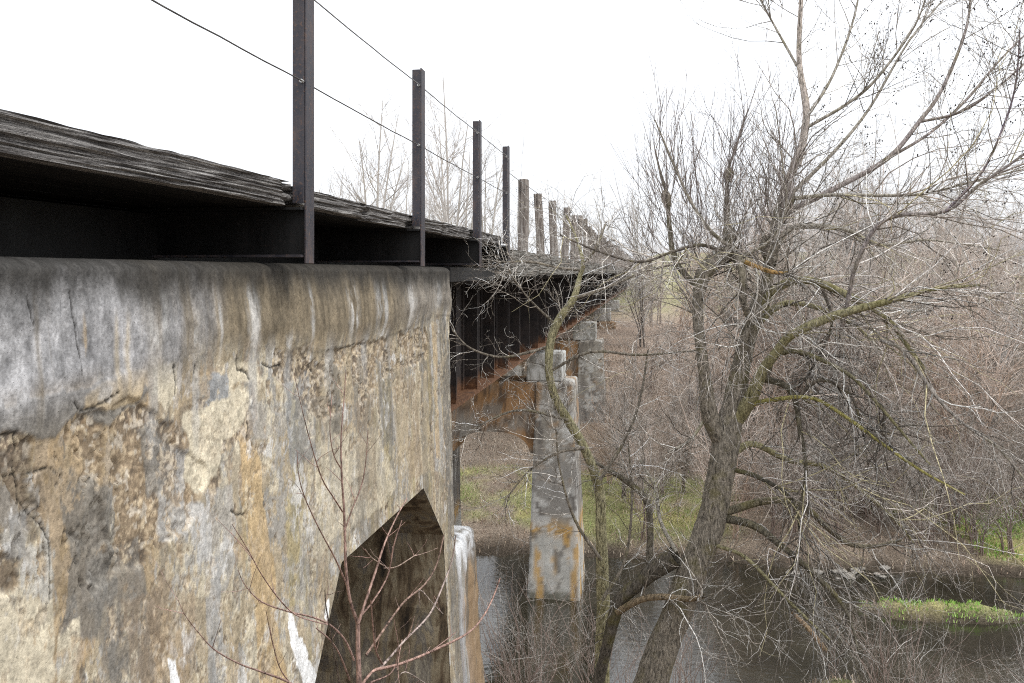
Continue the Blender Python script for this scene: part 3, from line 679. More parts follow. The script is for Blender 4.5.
# ---------------------------------------------------------------- outriggers and steel posts
def steel_post(Y, label):
    e = empty('steel_post', (-1.6, Y, 7.04), label, 'railing post', 'steel railing posts'); off = (-1.6, Y, 7.04)
    ol = MB().box(-1.61, -1.60, Y - .095, Y, 7.04, 8.45).build('outer_leg', M['steel'], e, .002, 1, off)
    MB().box(-1.668, -1.611, Y - .098, Y - .088, 7.325, 8.44).build('face_leg', M['steel'], e, .002, 1, off)
    for z in (7.9, 8.325):
        MB().cyl((-1.618, Y - .112, z), (-1.618, Y - .09, z), .009, 8).cyl((-1.618, Y - .125, z), (-1.618, Y - .112, z), .004, 6).build('bolt', M['bolt'], ol, off=off)
    return e
for Y, lb in zip(PY, ('tallest nearest steel angle post, its top cut off by the frame', 'second steel angle post along the deck edge', 'third steel angle post along the deck edge', 'fourth steel angle post, last one before the timber posts')):
    steel_post(Y, lb)
    e = empty('outrigger_beam', (-1.7, Y, 7.08), {3.75: 'black steel channel beam under the deck, carrying the nearest post', 5.73: 'black steel channel beam carrying the second post', 7.75: 'black steel channel beam carrying the third post', 9.35: 'black steel channel beam carrying the fourth post at the pier end'}[Y], 'beam', 'outrigger beams under the deck')
    off = (-1.7, Y, 7.08)
    MB().box(-4.9, -1.615, Y - .075, Y - .065, 7.083, 7.292).build('web', M['beam'], e, off=off)
    MB().box(-4.9, -1.615, Y - .125, Y - .06, 7.07, 7.082).build('flange', M['steel'], e, off=off); MB().box(-4.9, -1.615, Y - .125, Y - .06, 7.293, 7.305).build('flange', M['beam'], e, off=off)
# wires
def wire(z, ysup, label, r=.0045, ystart=-3.0, x=-1.612, dy=-.118):
    P = []; pts = [ystart] + ([1.77] if ystart < 0 else []) + [q + dy for q in ysup]
    for a, b_ in zip(pts[:-1], pts[1:]):
        for t in np.linspace(0, 1, 10, endpoint=False): P.append((x + .0015 * R.uniform(-1, 1), a + (b_ - a) * t, z - .05 * (b_ - a) / 2 * .5 * t * (1 - t) + .0015 * R.uniform(-1, 1), r))
    P.append((x, pts[-1], z, r)); t_ = Tw(); t_.add(np.array(P), (.2, .2, .2)); o = t_.build('wire', M['wire'], None, off=(x, pts[0], z)); o.location = (x, pts[0], z)
    return tag(o, label, 'wire', 'railing wires')
wire(7.9, PY, 'lower twisted steel wire strung through the steel posts'); wire(8.325, PY, 'upper steel wire strung near the tops of the steel posts')

# ---------------------------------------------------------------- timber posts
def timber_post(seed):
    e = empty('timber_post', (0, 0, 0), 'x', 'railing post', 'timber railing posts')
    h = 1.05; nz_ = 22; per = 20; V = []
    for k in range(nz_ + 1):
        z = h * k / nz_
        for i in range(per):
            g = 2 * math.pi * i / per; cx_, sx_ = math.cos(g), math.sin(g); q = max(abs(cx_), abs(sx_)); rad = .062 / q ** .92
            V.append((rad * cx_, rad * sx_, z))
    V = np.array(V); n = fbm(V[:, 0] * 30 + seed * 9, V[:, 1] * 30, V[:, 2] * 1.5, 4); V[:, :2] *= (1 + .12 * n)[:, None]
    V[:, 0] += .02 * np.sin(V[:, 2] * 2 + seed); top = V[:, 2] > h - .01; V[top, 2] += .03 * fbm(V[top, 0] * 25 + seed, V[top, 1] * 25, 1, 2)
    Fs = [(k * per + i, k * per + (i + 1) % per, (k + 1) * per + (i + 1) % per, (k + 1) * per + i) for k in range(nz_) for i in range(per)]
    Fs.append(tuple(range(nz_ * per, (nz_ + 1) * per))); Fs.append(tuple(range(per)))
    sh_ = mesh_obj('shaft', V, Fs, M['post_wood'], e)
    b = Tw(); th_ = np.linspace(0, 2 * math.pi, 17)
    for zz in (.93, .9): b.add(np.column_stack([.088 * np.cos(th_), .088 * np.sin(th_), zz + .012 * np.sin(th_ * 2), np.full(17, .003)]), (.1, .09, .08))
    b.build('wire_loop', M['wire'], sh_)
    return e
pv = [timber_post(k) for k in range(3)]
names = ['first timber post past the steel posts, wire wound round its top', 'second timber post past the steel posts', 'third timber post along the deck, grey and square', 'fourth timber post along the deck behind twigs', 'fifth timber post along the deck, behind slender tree tips']
y = 10.8; k = 0; PW = []
while y < 92:
    o = pv[k] if k < 3 else copy_tree(pv[R.randrange(3)])
    dz = R.uniform(-.04, .04) + (.12 if k in (5, 6) else 0)
    o.location = (-1.69 + R.uniform(-.02, .02), y, 7.2 + dz); o.rotation_euler = (R.uniform(-.02, .02), R.uniform(-.03, .03), R.uniform(-.15, .15))
    o['label'] = names[k] if k < 5 else 'weathered timber railing post in the close row receding down the bridge'
    PW.append(y); y += 1.78 + R.uniform(-.05, .05) if k < 6 else 1.35; k += 1
wire(8.14, PW[:14], 'rusty wire looping between the tops of the timber posts', .005, 9.35, -1.6, 0)

#===TREES===
# ---------------------------------------------------------------- the big leaning tree
D = 8.0
WS = [1.0]
def dump(tw, lst, c):
    for p in lst: tw.add(p, c)
BK = (.24, .212, .172); LB = (.34, .31, .26); OL = (.27, .245, .14)
tr = atz(640, 760, 1.9) * 0 + np.array([1.0, 8.2, 1.6]); OT = tuple(tr)
big = empty('leaning_tree', OT, 'largest bare tree, thick trunk leaning right over the river with drooping tangled limbs', 'tree')
wood = Tw(); crown = Tw(); tips = []
trunk = px_limb([(618, 780, 8.1, 41), (634, 730, 8.0, 37), (651, 683, 8, 33), (666, 640, 8, 30), (684, 594, 8, 29), (711, 521, 8, 28), (720, 480, 8, 26), (726, 440, 8, 27), (734, 405, 8, 22), (741, 365, 8, 19), (750, 330, 8, 17), (762, 295, 8, 14), (772, 255, 8, 12), (778, 215, 8, 11), (787, 185, 8.1, 9), (797, 160, 8.2, 8)], 8)
tall = px_limb([(797, 165, 8.2, 8), (804, 135, 8.3, 8), (806, 105, 8.3, 7), (799, 60, 8.4, 5.5), (801, 0, 8.5, 4.5), (805, -70, 8.6, 3.5)], 6)
left = px_limb([(724, 445, 8, 20), (710, 413, 7.9, 17), (704, 370, 7.8, 12), (699, 330, 7.8, 11), (698, 300, 7.8, 11), (704, 276, 7.8, 14), (718, 260, 7.8, 14), (733, 252, 7.9, 10), (742, 270, 7.7, 8), (743, 300, 7.7, 7), (749, 322, 7.8, 6), (742, 345, 7.8, 5)], 6)
for p, cc_ in ((trunk, BK), (left, BK)): wood.add(p, cc_)
wood.add(tall, (.46, .4, .35))
for rows in ([(698, 292, 11), (705, 272, 17), (717, 260, 19), (729, 252, 15), (735, 246, 7)], [(778, 226, 10), (785, 206, 14), (789, 196, 12), (791, 188, 6)], [(727, 245, 9), (729, 234, 12), (727, 226, 7)], [(772, 262, 12), (766, 246, 13), (768, 236, 7)],
             [(668, 206, 7), (666, 196, 10), (665, 190, 5)], [(728, 182, 7), (729, 174, 10), (729, 168, 5)], [(744, 320, 6), (749, 330, 9), (746, 340, 5)], [(757, 385, 9), (764, 372, 14), (770, 360, 8)]):
    wood.add(px_limb([(x, y, 7.95, w_) for x, y, w_ in rows], 5), (.2, .175, .14))
def py_top(rows): return sum(q[1] for q in rows) / len(rows) > 260
def L_(rows, Y0=8.0, dY=0.0, c=LB, n=5):
    m = len(rows); p = px_limb([(x, y, Y0 + dY * i / (m - 1), w * (.95 if py_top(rows) else .72)) for i, (x, y, w) in enumerate(rows)], n); wood.add(p, c); return p
limbs = []
limbs += [L_([(735, 420, 18), (750, 400, 15), (762, 372, 12), (778, 350, 10), (793, 334, 9), (837, 315, 9), (885, 302, 7), (930, 290, 4), (980, 285, 3)], 8, -.9, OL)]
limbs += [L_([(762, 310, 12), (771, 292, 10), (793, 281, 9), (820, 283, 8), (864, 304, 8), (890, 322, 6), (907, 345, 5), (925, 370, 3)], 8, -.6, OL)]
limbs += [L_([(768, 262, 12), (787, 231, 9), (814, 226, 8), (850, 231, 6), (880, 245, 5), (930, 240, 3), (1000, 250, 2)], 8, .8)]
limbs += [L_([(760, 320, 9), (775, 308, 8), (795, 303, 6), (830, 312, 5), (860, 330, 4), (880, 350, 3)], 8, .5, OL)]
limbs += [L_([(778, 225, 11), (787, 213, 9), (832, 190, 8), (887, 159, 7), (919, 122, 6), (941, 91, 5), (964, 36, 4), (971, -5, 3), (975, -60, 2)], 8, .4, (.3, .26, .245))]
limbs += [L_([(887, 159, 5), (930, 133, 4), (968, 98, 4), (1000, 60, 3), (1040, 20, 2)], 8.2, .5, (.3, .26, .245))]
limbs += [L_([(919, 122, 4), (960, 112, 4), (1000, 85, 3), (1050, 40, 2)], 8.2, -.4, (.3, .26, .245))]
limbs += [L_([(780, 200, 7), (832, 195, 5), (914, 195, 4), (960, 185, 3), (1040, 165, 2)], 8, -.6)]
limbs += [L_([(842, 330, 6), (850, 290, 6), (855, 268, 6), (873, 231, 6), (896, 216, 6), (946, 211, 5), (978, 186, 4.5), (1024, 154, 3.5), (1060, 120, 3)], 7.6, -.7, (.3, .26, .245))]
limbs += [L_([(946, 211, 4), (982, 172, 3.5), (1005, 122, 3), (1016, 82, 2.6), (1020, 30, 2)], 7.1, -.3, (.22, .18, .2))]
limbs += [L_([(805, 120, 5), (832, 77, 4), (855, 14, 3), (862, -40, 2)], 8.3, .4, LB)]
limbs += [L_([(797, 66, 4), (773, 23, 3), (755, -10, 2)], 8.4, .3, LB)]
limbs += [L_([(806, 128, 5), (850, 102, 4.5), (878, 77, 4), (914, 27, 3), (930, -15, 2)], 8.3, -.5, LB)]
limbs += [L_([(790, 195, 6), (832, 154, 5), (869, 109, 4), (909, 41, 3), (950, -8, 2)], 8.1, .8, LB)]
limbs += [L_([(728, 245, 8), (727, 213, 8), (728, 172, 5), (735, 150, 3), (748, 110, 2)], 7.9, .2, (.16, .14, .12))]
limbs += [L_([(700, 290, 9), (676, 262, 8), (670, 230, 7), (667, 195, 6), (661, 175, 4), (655, 150, 2)], 7.9, .3, (.19, .17, .13))]
limbs += [L_([(735, 250, 6), (712, 232, 5), (690, 200, 4), (672, 160, 3), (655, 120, 2)], 7.8, -.4)]
limbs += [L_([(740, 258, 5), (770, 240, 4), (786, 205, 3), (782, 160, 2), (776, 110, 1.6)], 7.8, -.4)]
limbs += [L_([(724, 252, 6), (700, 245, 5), (672, 252, 4), (640, 262, 3.5), (600, 252, 2.6), (560, 235, 2)], 7.8, -.4, (.14, .12, .1))]
limbs += [L_([(745, 262, 5), (765, 270, 5), (780, 273, 4), (790, 272, 3)], 7.7, -.2, (.35, .22, .09))]
# drooping limbs on the right
limbs += [L_([(722, 518, 9), (753, 525, 8), (779, 544, 7), (805, 566, 6), (836, 596, 5), (850, 620, 3), (858, 650, 2)], 8, -.8, (.13, .115, .085))]
limbs += [L_([(726, 512, 9), (766, 501, 8), (801, 505, 7), (827, 527, 6), (849, 544, 5), (875, 546, 4), (901, 540, 3)], 8, .5, (.15, .13, .09))]
limbs += [L_([(730, 455, 9), (753, 444, 7), (788, 460, 6), (823, 466, 5), (858, 488, 4), (897, 522, 3), (914, 544, 2)], 8, .7, OL)]
limbs += [L_([(715, 545, 4), (745, 557, 4), (775, 587, 3.5), (801, 613, 3), (830, 640, 2)], 7.9, -.7, OL)]
limbs += [L_([(760, 378, 8), (784, 385, 7), (795, 400, 6), (800, 430, 5), (806, 470, 4), (800, 510, 3)], 7.9, -.3, (.13, .115, .085))]
limbs += [L_([(775, 355, 5), (800, 352, 5), (845, 372, 4), (870, 395, 3.5), (900, 430, 3), (930, 465, 2)], 7.9, -.8, (.2, .18, .11))]
limbs += [L_([(748, 405, 6), (772, 400, 5), (812, 398, 4), (850, 420, 4), (880, 442, 3.5), (920, 470, 3), (965, 495, 2)], 7.9, -.9, (.28, .25, .09))]
limbs += [L_([(735, 470, 5), (760, 478, 5), (792, 500, 4), (800, 540, 3), (790, 575, 2)], 8, -.4, (.1, .09, .07))]
limbs += [L_([(795, 400, 4), (820, 380, 4), (850, 395, 3), (862, 430, 2.4), (868, 465, 1.6)], 7.7, -.2, (.12, .1, .08))]
limbs += [L_([(870, 395, 3), (884, 410, 3), (882, 440, 2), (888, 470, 1.6)], 7.4, .0, (.12, .1, .08))]
limbs += [L_([(820, 282, 4), (832, 320, 3), (822, 350, 3), (805, 380, 2)], 7.8, .0, (.16, .14, .12))]
limbs += [L_([(880, 340, 4), (905, 352, 4), (935, 395, 4), (965, 425, 3), (1000, 450, 2.6), (1040, 500, 2)], 7.4, -.5, (.3, .27, .24))]
# left side branches low down
stub = L_([(676, 556, 22), (655, 570, 18), (638, 584, 15), (620, 600, 14), (612, 625, 13), (605, 655, 12), (596, 690, 13), (585, 740, 16)], 8, .3, (.12, .105, .085))
limbs += [L_([(617, 612, 8), (640, 600, 7), (662, 597, 7), (690, 599, 6), (703, 596, 5)], 8.1, -.5, (.26, .2, .13))]
limbs += [L_([(640, 584, 9), (649, 560, 8), (650, 520, 7), (645, 498, 7), (625, 480, 6), (603, 467, 4), (585, 455, 2)], 8.1, .4, (.16, .14, .11))]
limbs += [L_([(676, 552, 5), (660, 520, 4), (656, 490, 3), (640, 460, 2.5)], 8, .5)]
limbs += [L_([(708, 415, 4), (690, 440, 3), (668, 452, 2)], 8, -.5)]
brok = L_([(792, 612, 4), (808, 628, 5), (823, 647, 5), (828, 652, 3)], 7.6, -.2, (.42, .3, .2))
whip = cfg(-.03, .25, 3, .6, (.3, 1.0), 1.15, [(.42, .38, .34), (.52, .49, .46), (.34, .29, .25), (.36, .32, .2), (.22, .19, .16)])
wh2 = cfg(.0, .22, 4, .6, (.3, 1.0), 1.15, [(.42, .38, .34), (.52, .49, .46), (.3, .26, .22)])
for i, n_ in ((0, 16), (1, 14), (2, 14), (3, 10), (7, 8), (8, 12), (18, 10), (22, 10), (24, 8), (27, 10)):
    if i < len(limbs): along(crown, limbs[i], n_ + 8, 1.35, whip, 2, .25, 1, .5, .006, (.35, -.1, .05))
along(crown, trunk, 20, 1.3, wh2, 2, .45, .85, .2, .0045, (-.5, -.2, .1)); along(crown, left, 16, 1.3, wh2, 2, .2, 1, .3, .0045, (-.5, -.2, .2))
wood.build('trunk', M['bark'], big, OT)
c1 = cfg(.03, .2, 4, .6, (.3, 1.0), 1.1, GREY)
cdroop = cfg(-.09, .24, 4, .6, (.3, 1.0), .7, GREY)
cup = cfg(.10, .10, 4, .6, (.2, .6), .95, [(.3, .26, .23), (.22, .18, .165), (.36, .32, .3)])
for i, p in enumerate(limbs):
    top = p[:, 2].max() > 7.3
    rr_ = dict(rec=tips)
    if i in range(4, 14): along(crown, p, 19, .95, cfg(.05, .13, 5, .5, (.25, .8), 1.1), 2, .15, 1, .5, .005, (0, 0, .3), tips)
    elif i in (14, 15, 16, 17): along(crown, p, 16, .8, cup, 1, .3, 1, .5, .005, (0, 0, 1.1), tips)
    elif i in range(20, 32): along(crown, p, 16, .65, cdroop, 2, .12, 1, .5, .006, (0, 0, -.2))
    elif i >= 33: along(crown, p, 14, .6, c1, 2, .3, 1, .5, .005)
    else: along(crown, p, 20, .8, c1, 2, .12, 1, .5, .006, (0, 0, .1), tips)
along(crown, tall, 22, .6, cfg(.08, .08, 4, .5, (.25, .7), 1.0), 2, .2, 1, .3, .005, None, tips)
along(crown, trunk, 45, 1.0, c1, 2, .6, 1, .2, .007, (0, -.1, .1), tips)
along(crown, left, 50, .9, c1, 2, .25, 1, .3, .007, (-.15, -.1, .2))
along(crown, stub, 20, .5, c1, 1, .2, .7, .2, .005)
for (px_, py_, n_, L0) in ((667, 200, 20, .95), (728, 178, 26, .95), (696, 215, 22, .9), (757, 210, 20, .9), (778, 205, 16, .8), (745, 235, 22, 1.0), (650, 245, 20, .8), (690, 260, 20, 1.0), (712, 240, 18, .9), (790, 200, 14, .8)):
    for q in range(n_):
        p0 = at(px_ + R.uniform(-14, 14), py_ + R.uniform(-10, 35), 7.9 + R.uniform(-.35, .35)); a = R.uniform(0, 6.28); sp = R.uniform(0, .55)
        sprout(crown, p0, (math.cos(a) * sp * 1.5 + (px_ - 725) / 180, math.sin(a) * sp * 1.3, 1), L0 * R.uniform(.4, 1.15), .0035, 1, cup)
crown.build('crown', M['twig'], big, OT)
SV = []; SF = []
for t in tips:
    if t[2] < 6.6 or t[0] < 1.6 or R.random() < .74: continue
    for q in range(R.randint(1, 3)):
        r = R.uniform(.003, .008); o = t + rng.normal(size=3) * .01; b = len(SV)
        for d in ((1, 0, 0), (-1, 0, 0), (0, 1, 0), (0, -1, 0), (0, 0, 1.4), (0, 0, -1.4)): SV.append(o + np.array(d) * r)
        SF += [(b, b + 2, b + 4), (b + 2, b + 1, b + 4), (b + 1, b + 3, b + 4), (b + 3, b, b + 4), (b + 2, b, b + 5), (b + 1, b + 2, b + 5), (b + 3, b + 1, b + 5), (b, b + 3, b + 5)]
so = mesh_obj('seed_clusters', np.array(SV), SF, M['seed'], big, off=OT); so['kind'] = 'stuff'
print('tips', len(tips), 'twigs', len(crown.P))

# slender tree left of the big one, in front of the river pier
OS = (-.9, 8.6, 1.5)
sl = empty('slender_tree', OS, 'slender crooked bare tree with green bark in front of the river pier', 'tree')
w2 = Tw(); cr2 = Tw()
stem = px_limb([(604, 780, 8.6, 18), (602, 690, 8.6, 15), (603, 600, 8.6, 13), (601, 530, 8.5, 11), (599, 487, 8.5, 10), (584, 448, 8.4, 9), (568, 420, 8.3, 9), (556, 400, 8.2, 8.5), (549, 372, 8.1, 8), (551, 340, 8.1, 8), (560, 318, 8.1, 8), (573, 300, 8.1, 7), (580, 276, 8.2, 5), (583, 262, 8.2, 4), (575, 235, 8.3, 2.5), (566, 215, 8.3, 1.5)], 6)
w2.add(stem, (.36, .33, .2))
sl_l = []
for rows in ([(583, 265, 3), (596, 248, 2.4), (606, 222, 2)], [(575, 298, 4), (600, 290, 3), (650, 270, 2.6), (690, 262, 2)], [(580, 270, 3), (560, 268, 2.5), (530, 262, 2), (500, 262, 1.5)],
             [(552, 345, 3), (530, 352, 3), (500, 357, 2.4), (470, 348, 2), (452, 330, 1.5)], [(556, 325, 3), (530, 300, 2), (515, 280, 1.6), (508, 268, 1.2)], [(584, 448, 4), (560, 452, 3), (530, 470, 2), (505, 500, 1.6)],
             [(549, 372, 3), (590, 352, 3), (640, 355, 2.4), (700, 350, 2)], [(600, 480, 4), (625, 440, 3), (640, 400, 2.4), (648, 350, 2)], [(601, 560, 4), (575, 520, 3), (560, 470, 2), (556, 430, 1.6)], [(602, 600, 4), (625, 560, 3), (632, 500, 2.4), (628, 440, 1.6)],
             [(568, 420, 3), (520, 410, 2.4), (480, 425, 2), (462, 440, 1.5)]):
    m = len(rows); p = px_limb([(x, y, 8.2 - .5 * i / m * (1 if x < 600 else -.5), w) for i, (x, y, w) in enumerate(rows)], 5); w2.add(p, (.24, .21, .17)); sl_l.append(p)
w2.build('trunk', M['bark'], sl, OS)
cw = cfg(.03, .22, 4, .55, (.3, 1.0), 1.4, GREY)
for p in sl_l: along(cr2, p, 17, .55, cw, 2, .15, 1, .5, .004)
along(cr2, stem, 60, .65, cw, 2, .3, 1, .3, .004)
cr2.build('crown', M['twig'], sl, OS)

# ---------------------------------------------------------------- foreground sapling by the wall
OA = (-1.3, 3.8, 3.9)
sp_ = empty('red_sapling', OA, 'reddish brown leafless sapling rising in front of the dark pier opening', 'sapling')
w3 = Tw()
def S_(rows, X0=-1.34, dX=0.0, c=(.33, .22, .185)):
    m = len(rows); o = []
    for i, (x, y, w) in enumerate(rows):
        p = atx(x, y, X0 + dX * i / (m - 1)); o.append((*p, w * .40 * ((p - EYE) @ FW) / F))
    p = cr(o, 5); w3.add(p, c); return p
S_([(358, 860, 9), (358, 740, 8), (359, 683, 7), (358, 650, 6), (358, 624, 5.5)])
fs = []
fs += [S_([(358, 624, 5), (350, 600, 4.4), (346, 570, 4), (345, 540, 3.6), (344, 509, 3.2), (342, 480, 2.6), (341, 440, 2), (344, 400, 1.4), (346, 370, 1)], -1.34, .1)]
fs += [S_([(343, 512, 2.6), (334, 498, 2.2), (322, 478, 2), (310, 440, 1.6), (300, 400, 1.2), (294, 372, .9)], -1.32, .05)]
fs += [S_([(342, 470, 2), (334, 455, 1.8), (330, 430, 1.4), (332, 395, 1)], -1.3, .0)]
fs += [S_([(345, 530, 2.4), (352, 510, 2), (362, 484, 2), (366, 460, 1.4), (368, 430, 1)], -1.33, .08)]
fs += [S_([(347, 585, 3), (336, 560, 2.4), (320, 530, 2), (306, 500, 1.8), (299, 476, 1.4), (297, 450, 1)], -1.32, .05)]
fs += [S_([(358, 624, 4.4), (366, 600, 3.6), (376, 570, 3), (384, 545, 2.6), (395, 520, 2), (407, 498, 1.4)], -1.34, .12)]
fs += [S_([(362, 615, 3), (374, 600, 3), (388, 575, 2.4), (394, 545, 2), (402, 520, 1.6)], -1.34, .15)]
fs += [S_([(384, 568, 2.4), (396, 567, 2.2), (408, 560, 2), (417, 554, 1.6)], -1.3, .05, (.33, .25, .2))]
fs += [S_([(384, 566, 1.8), (372, 558, 1.6), (365, 549, 1.2)], -1.3, .05, (.33, .25, .2))]
fs += [S_([(358, 690, 5), (372, 672, 4), (384, 668, 4), (400, 664, 3.6), (430, 652, 3.4), (468, 633, 3), (484, 615, 2.6), (494, 595, 2.2), (500, 578, 1.8)], -1.3, .25, (.34, .22, .18))]
fs += [S_([(384, 667, 3), (376, 650, 3), (373, 625, 2.6), (371, 600, 2)], -1.3, .1)]
fs += [S_([(380, 668, 4), (392, 655, 3.4), (405, 640, 3), (429, 615, 2.8), (443, 585, 2.4), (452, 560, 2), (456, 535, 1.4)], -1.3, .2, (.36, .29, .26))]
fs += [S_([(366, 655, 4), (380, 635, 3.4), (396, 612, 3), (406, 600, 3), (424, 585, 2.6), (436, 566, 2), (444, 535, 1.6)], -1.33, .15, (.22, .15, .12))]
fs += [S_([(402, 640, 2), (398, 665, 1.6), (400, 690, 1)], -1.25, .1)]
fs += [S_([(420, 605, 2), (420, 590, 1.8), (434, 605, 1.6), (443, 614, 1.2)], -1.22, .02, (.36, .3, .26))]
fs += [S_([(430, 652, 2), (446, 640, 1.6), (456, 632, 1.2)], -1.15, .05)]
fs += [S_([(354, 660, 3.6), (345, 640, 3), (330, 625, 2.6), (312, 617, 2.2), (290, 612, 2), (262, 602, 1.8), (245, 585, 1.4), (238, 570, 1)], -1.34, .1)]
fs += [S_([(330, 625, 2), (316, 622, 2), (296, 615, 2), (280, 600, 1.8), (262, 575, 1.6), (247, 548, 1.4), (232, 524, 1)], -1.28, .05)]
fs += [S_([(350, 680, 3), (340, 655, 2.4), (330, 640, 2), (316, 628, 1.6)], -1.34, .1)]
fs += [S_([(340, 683, 3), (332, 640, 2.4), (326, 605, 1.8), (325, 590, 1.4)], -1.3, .1, (.16, .13, .11))]
fs += [S_([(345, 760, 4), (310, 700, 3.4), (290, 683, 3), (262, 672, 2.4), (240, 664, 2), (215, 650, 1.8), (198, 632, 1.4), (185, 615, 1.2), (178, 600, 1)], -1.34, .15)]
fs += [S_([(290, 683, 2), (280, 668, 1.6), (272, 640, 1.4), (266, 610, 1)], -1.32, .1)]
fs += [S_([(370, 683, 3), (392, 672, 2), (398, 650, 1.6), (396, 630, 1)], -1.3, .1)]
fs += [S_([(395, 683, 2), (405, 672, 1.8), (425, 683, 1.6)], -1.2, .1, (.36, .3, .26))]
w3.build('stem', M['twig'], sp_, OA)
w3 = Tw(); bd = cfg(.05, .1, 2, .5, (.3, .7), 1.0, [(.32, .2, .17), (.36, .26, .22)])
for p in fs: along(w3, p, 3, .12, bd, 0, .3, 1, .5, .0016, (0, 0, .4))
w3.build('crown', M['twig'], sp_, OA)

# ---------------------------------------------------------------- generic bare shrubs and trees
def bare_mesh(name, H, nst, spread, cfg_, lvl, L, n_al, rst, colr, lean=.25, thick=1.0):
    tr_ = Tw(); cr_ = Tw()
    for k in range(nst):
        a = R.uniform(0, 6.28); sp = R.uniform(.1, 1) * spread; h = H * R.uniform(.6, 1.0)
        P = [(0 + .1 * math.cos(a) * spread, .1 * math.sin(a) * spread, -.4, rst)]
        for q in range(1, 6):
            t = q / 5; P.append((math.cos(a) * sp * t ** 1.3 + R.uniform(-1, 1) * lean * .35 * t, math.sin(a) * sp * t ** 1.3 + R.uniform(-1, 1) * lean * .35 * t, h * t, rst * (1 - .8 * t)))
        p = cr(P, 3); tr_.add(p, colr); along(cr_, p, n_al, L, cfg_, lvl, .15, 1, .55, rst * .4, (0, 0, .25))
    return tr_, cr_
def make_var(name, **k):
    t, c_ = bare_mesh(name, **k); e = empty(name); e2 = t.build('trunk', M['farbark'], e, thick=1); e3 = c_.build('crown', M['farbark'], e); return e
PINK = [(.47, .35, .29), (.4, .3, .25), (.52, .43, .38), (.42, .38, .34)]
PALS = [[(.5, .44, .385), (.4, .345, .3), (.6, .56, .51)], [(.24, .2, .165), (.15, .125, .1), (.36, .32, .28)], [(.6, .49, .41), (.5, .4, .335), (.68, .61, .54)], [(.56, .42, .32), (.46, .34, .26), (.2, .16, .13)], [(.42, .4, .37), (.1, .085, .075), (.62, .6, .57)]]
brush = [make_var('thicket_tree', H=7.5, nst=5, spread=2.2, cfg_=cfg(.04, .17, 6, .55, (.3, 1.1), 1.0, PALS[_]), lvl=2, L=[1.9, 1.6, 2.2, 1.7, 2.4][_], n_al=[22, 18, 20, 24, 16][_], rst=.045, colr=PALS[_][1]) for _ in range(5)]
low = [make_var('riverside_shrub', H=2.6, nst=9, spread=1.5, cfg_=cfg(.03, .18, 5, .55, (.3, 1.1), 1.0, [(.46, .4, .34), (.34, .285, .24), (.58, .54, .5), (.2, .165, .135)]), lvl=1, L=.9, n_al=14, rst=.014, colr=(.24, .18, .15)) for _ in range(4)]
wand = [make_var('bank_shrub', H=2.2, nst=12, spread=1.3, cfg_=cfg(.02, .2, 3, .6, (.3, 1.1), 1.0, [(.32, .275, .23), (.18, .15, .125), (.56, .53, .49)]), lvl=1, L=.8, n_al=4, rst=.009, colr=(.26, .2, .17), lean=.5) for _ in range(3)]
farv = [make_var('distant_tree', H=13, nst=4, spread=4.0, cfg_=cfg(.1, .1, 6, .55, (.25, .7), 1.0, [(.42, .39, .37), (.55, .52, .5)]), lvl=2, L=3.4, n_al=14, rst=.10, colr=(.42, .39, .36)) for _ in range(3)]
def place(pool, used_, x, y, s_, label, cat, group, zoff=0):
    v_ = pool[len(used_) % len(pool)]; o = v_ if len(used_) < len(pool) else copy_tree(v_); used_.append(o)
    z = float(Hf(np.array([x]), np.array([y]))[0]); o.location = (x, y, z + zoff); o.scale = (s_, s_, s_ * R.uniform(.9, 1.1)); o.rotation_euler = (R.uniform(-.08, .08), R.uniform(-.08, .08), R.uniform(0, 6.28))
    tag(o, label, cat, group); return o
U1 = []
bp = []
for k in range(85):
    y = 23.5 + 19 * R.random() ** 1.2; x = R.uniform(-.3, 15.5) * (y / 25) + R.uniform(-1, 1)
    if x < 2.6 and y < 30: continue
    if x / y < .09 and R.random() < .4: continue
    bp.append((x, y))
for (x, y) in bp:
    pxs = 650 + 820 * x / y
    hs = np.interp(pxs, [640, 700, 800, 900, 960, 1060], [.6, .72, .98, 1.02, .8, .62])
    place(brush, U1, x, y, hs * R.uniform(.85, 1.08), 'leafless thicket tree in the dense brownish stand beyond the river', 'tree', 'thicket trees beyond the river')
U2 = []
for k in range(46):
    y = R.uniform(20.8, 24.5); x = R.uniform(-.5, 12.5)
    if R.random() < .35 and x < 3: continue
    place(low, U2, x, y, R.uniform(.7, 1.3), 'tangled leafless riverside shrub along the far bank', 'shrub', 'shrubs on the far bank')
U4 = []
for k in range(22):
    x = R.uniform(2.2, 7.5); y = R.uniform(11.0, 14.6)
    place(wand, U4, x, y, R.uniform(.5, 1.0), 'scraggly bare shrub of thin wands on the near bank at the lower right', 'shrub', 'shrubs on the near bank')
for k in range(13):
    x = R.uniform(-2.2, .7); y = R.uniform(10.5, 13.4)
    place(wand, U4, x, y, R.uniform(.6, 1.05), 'thin bare shrub at the waterline below the slender tree', 'shrub', 'shrubs below the slender tree')
for (x, y, s_) in ((-2.5, 29.5, 1.0), (-5.5, 31, 1.2), (-8, 33, 1.3), (0, 30.5, 1.2), (-10, 30, 1.2), (1.5, 29, 1.4)):
    place(low, U2, x, y, s_, 'low leafless shrub on the leafy slope beyond the grass strip', 'shrub', 'shrubs on the far slope')
for (x, y, s_) in [(R.uniform(-1.2, 2.6), R.uniform(20.6, 27.5), R.uniform(.32, .58)) for _ in range(12)]:
    place(brush, U1, x, y, s_, 'young leafless tree on the far bank behind the leaning trunk', 'tree', 'young trees behind the leaning trunk')
U3 = []
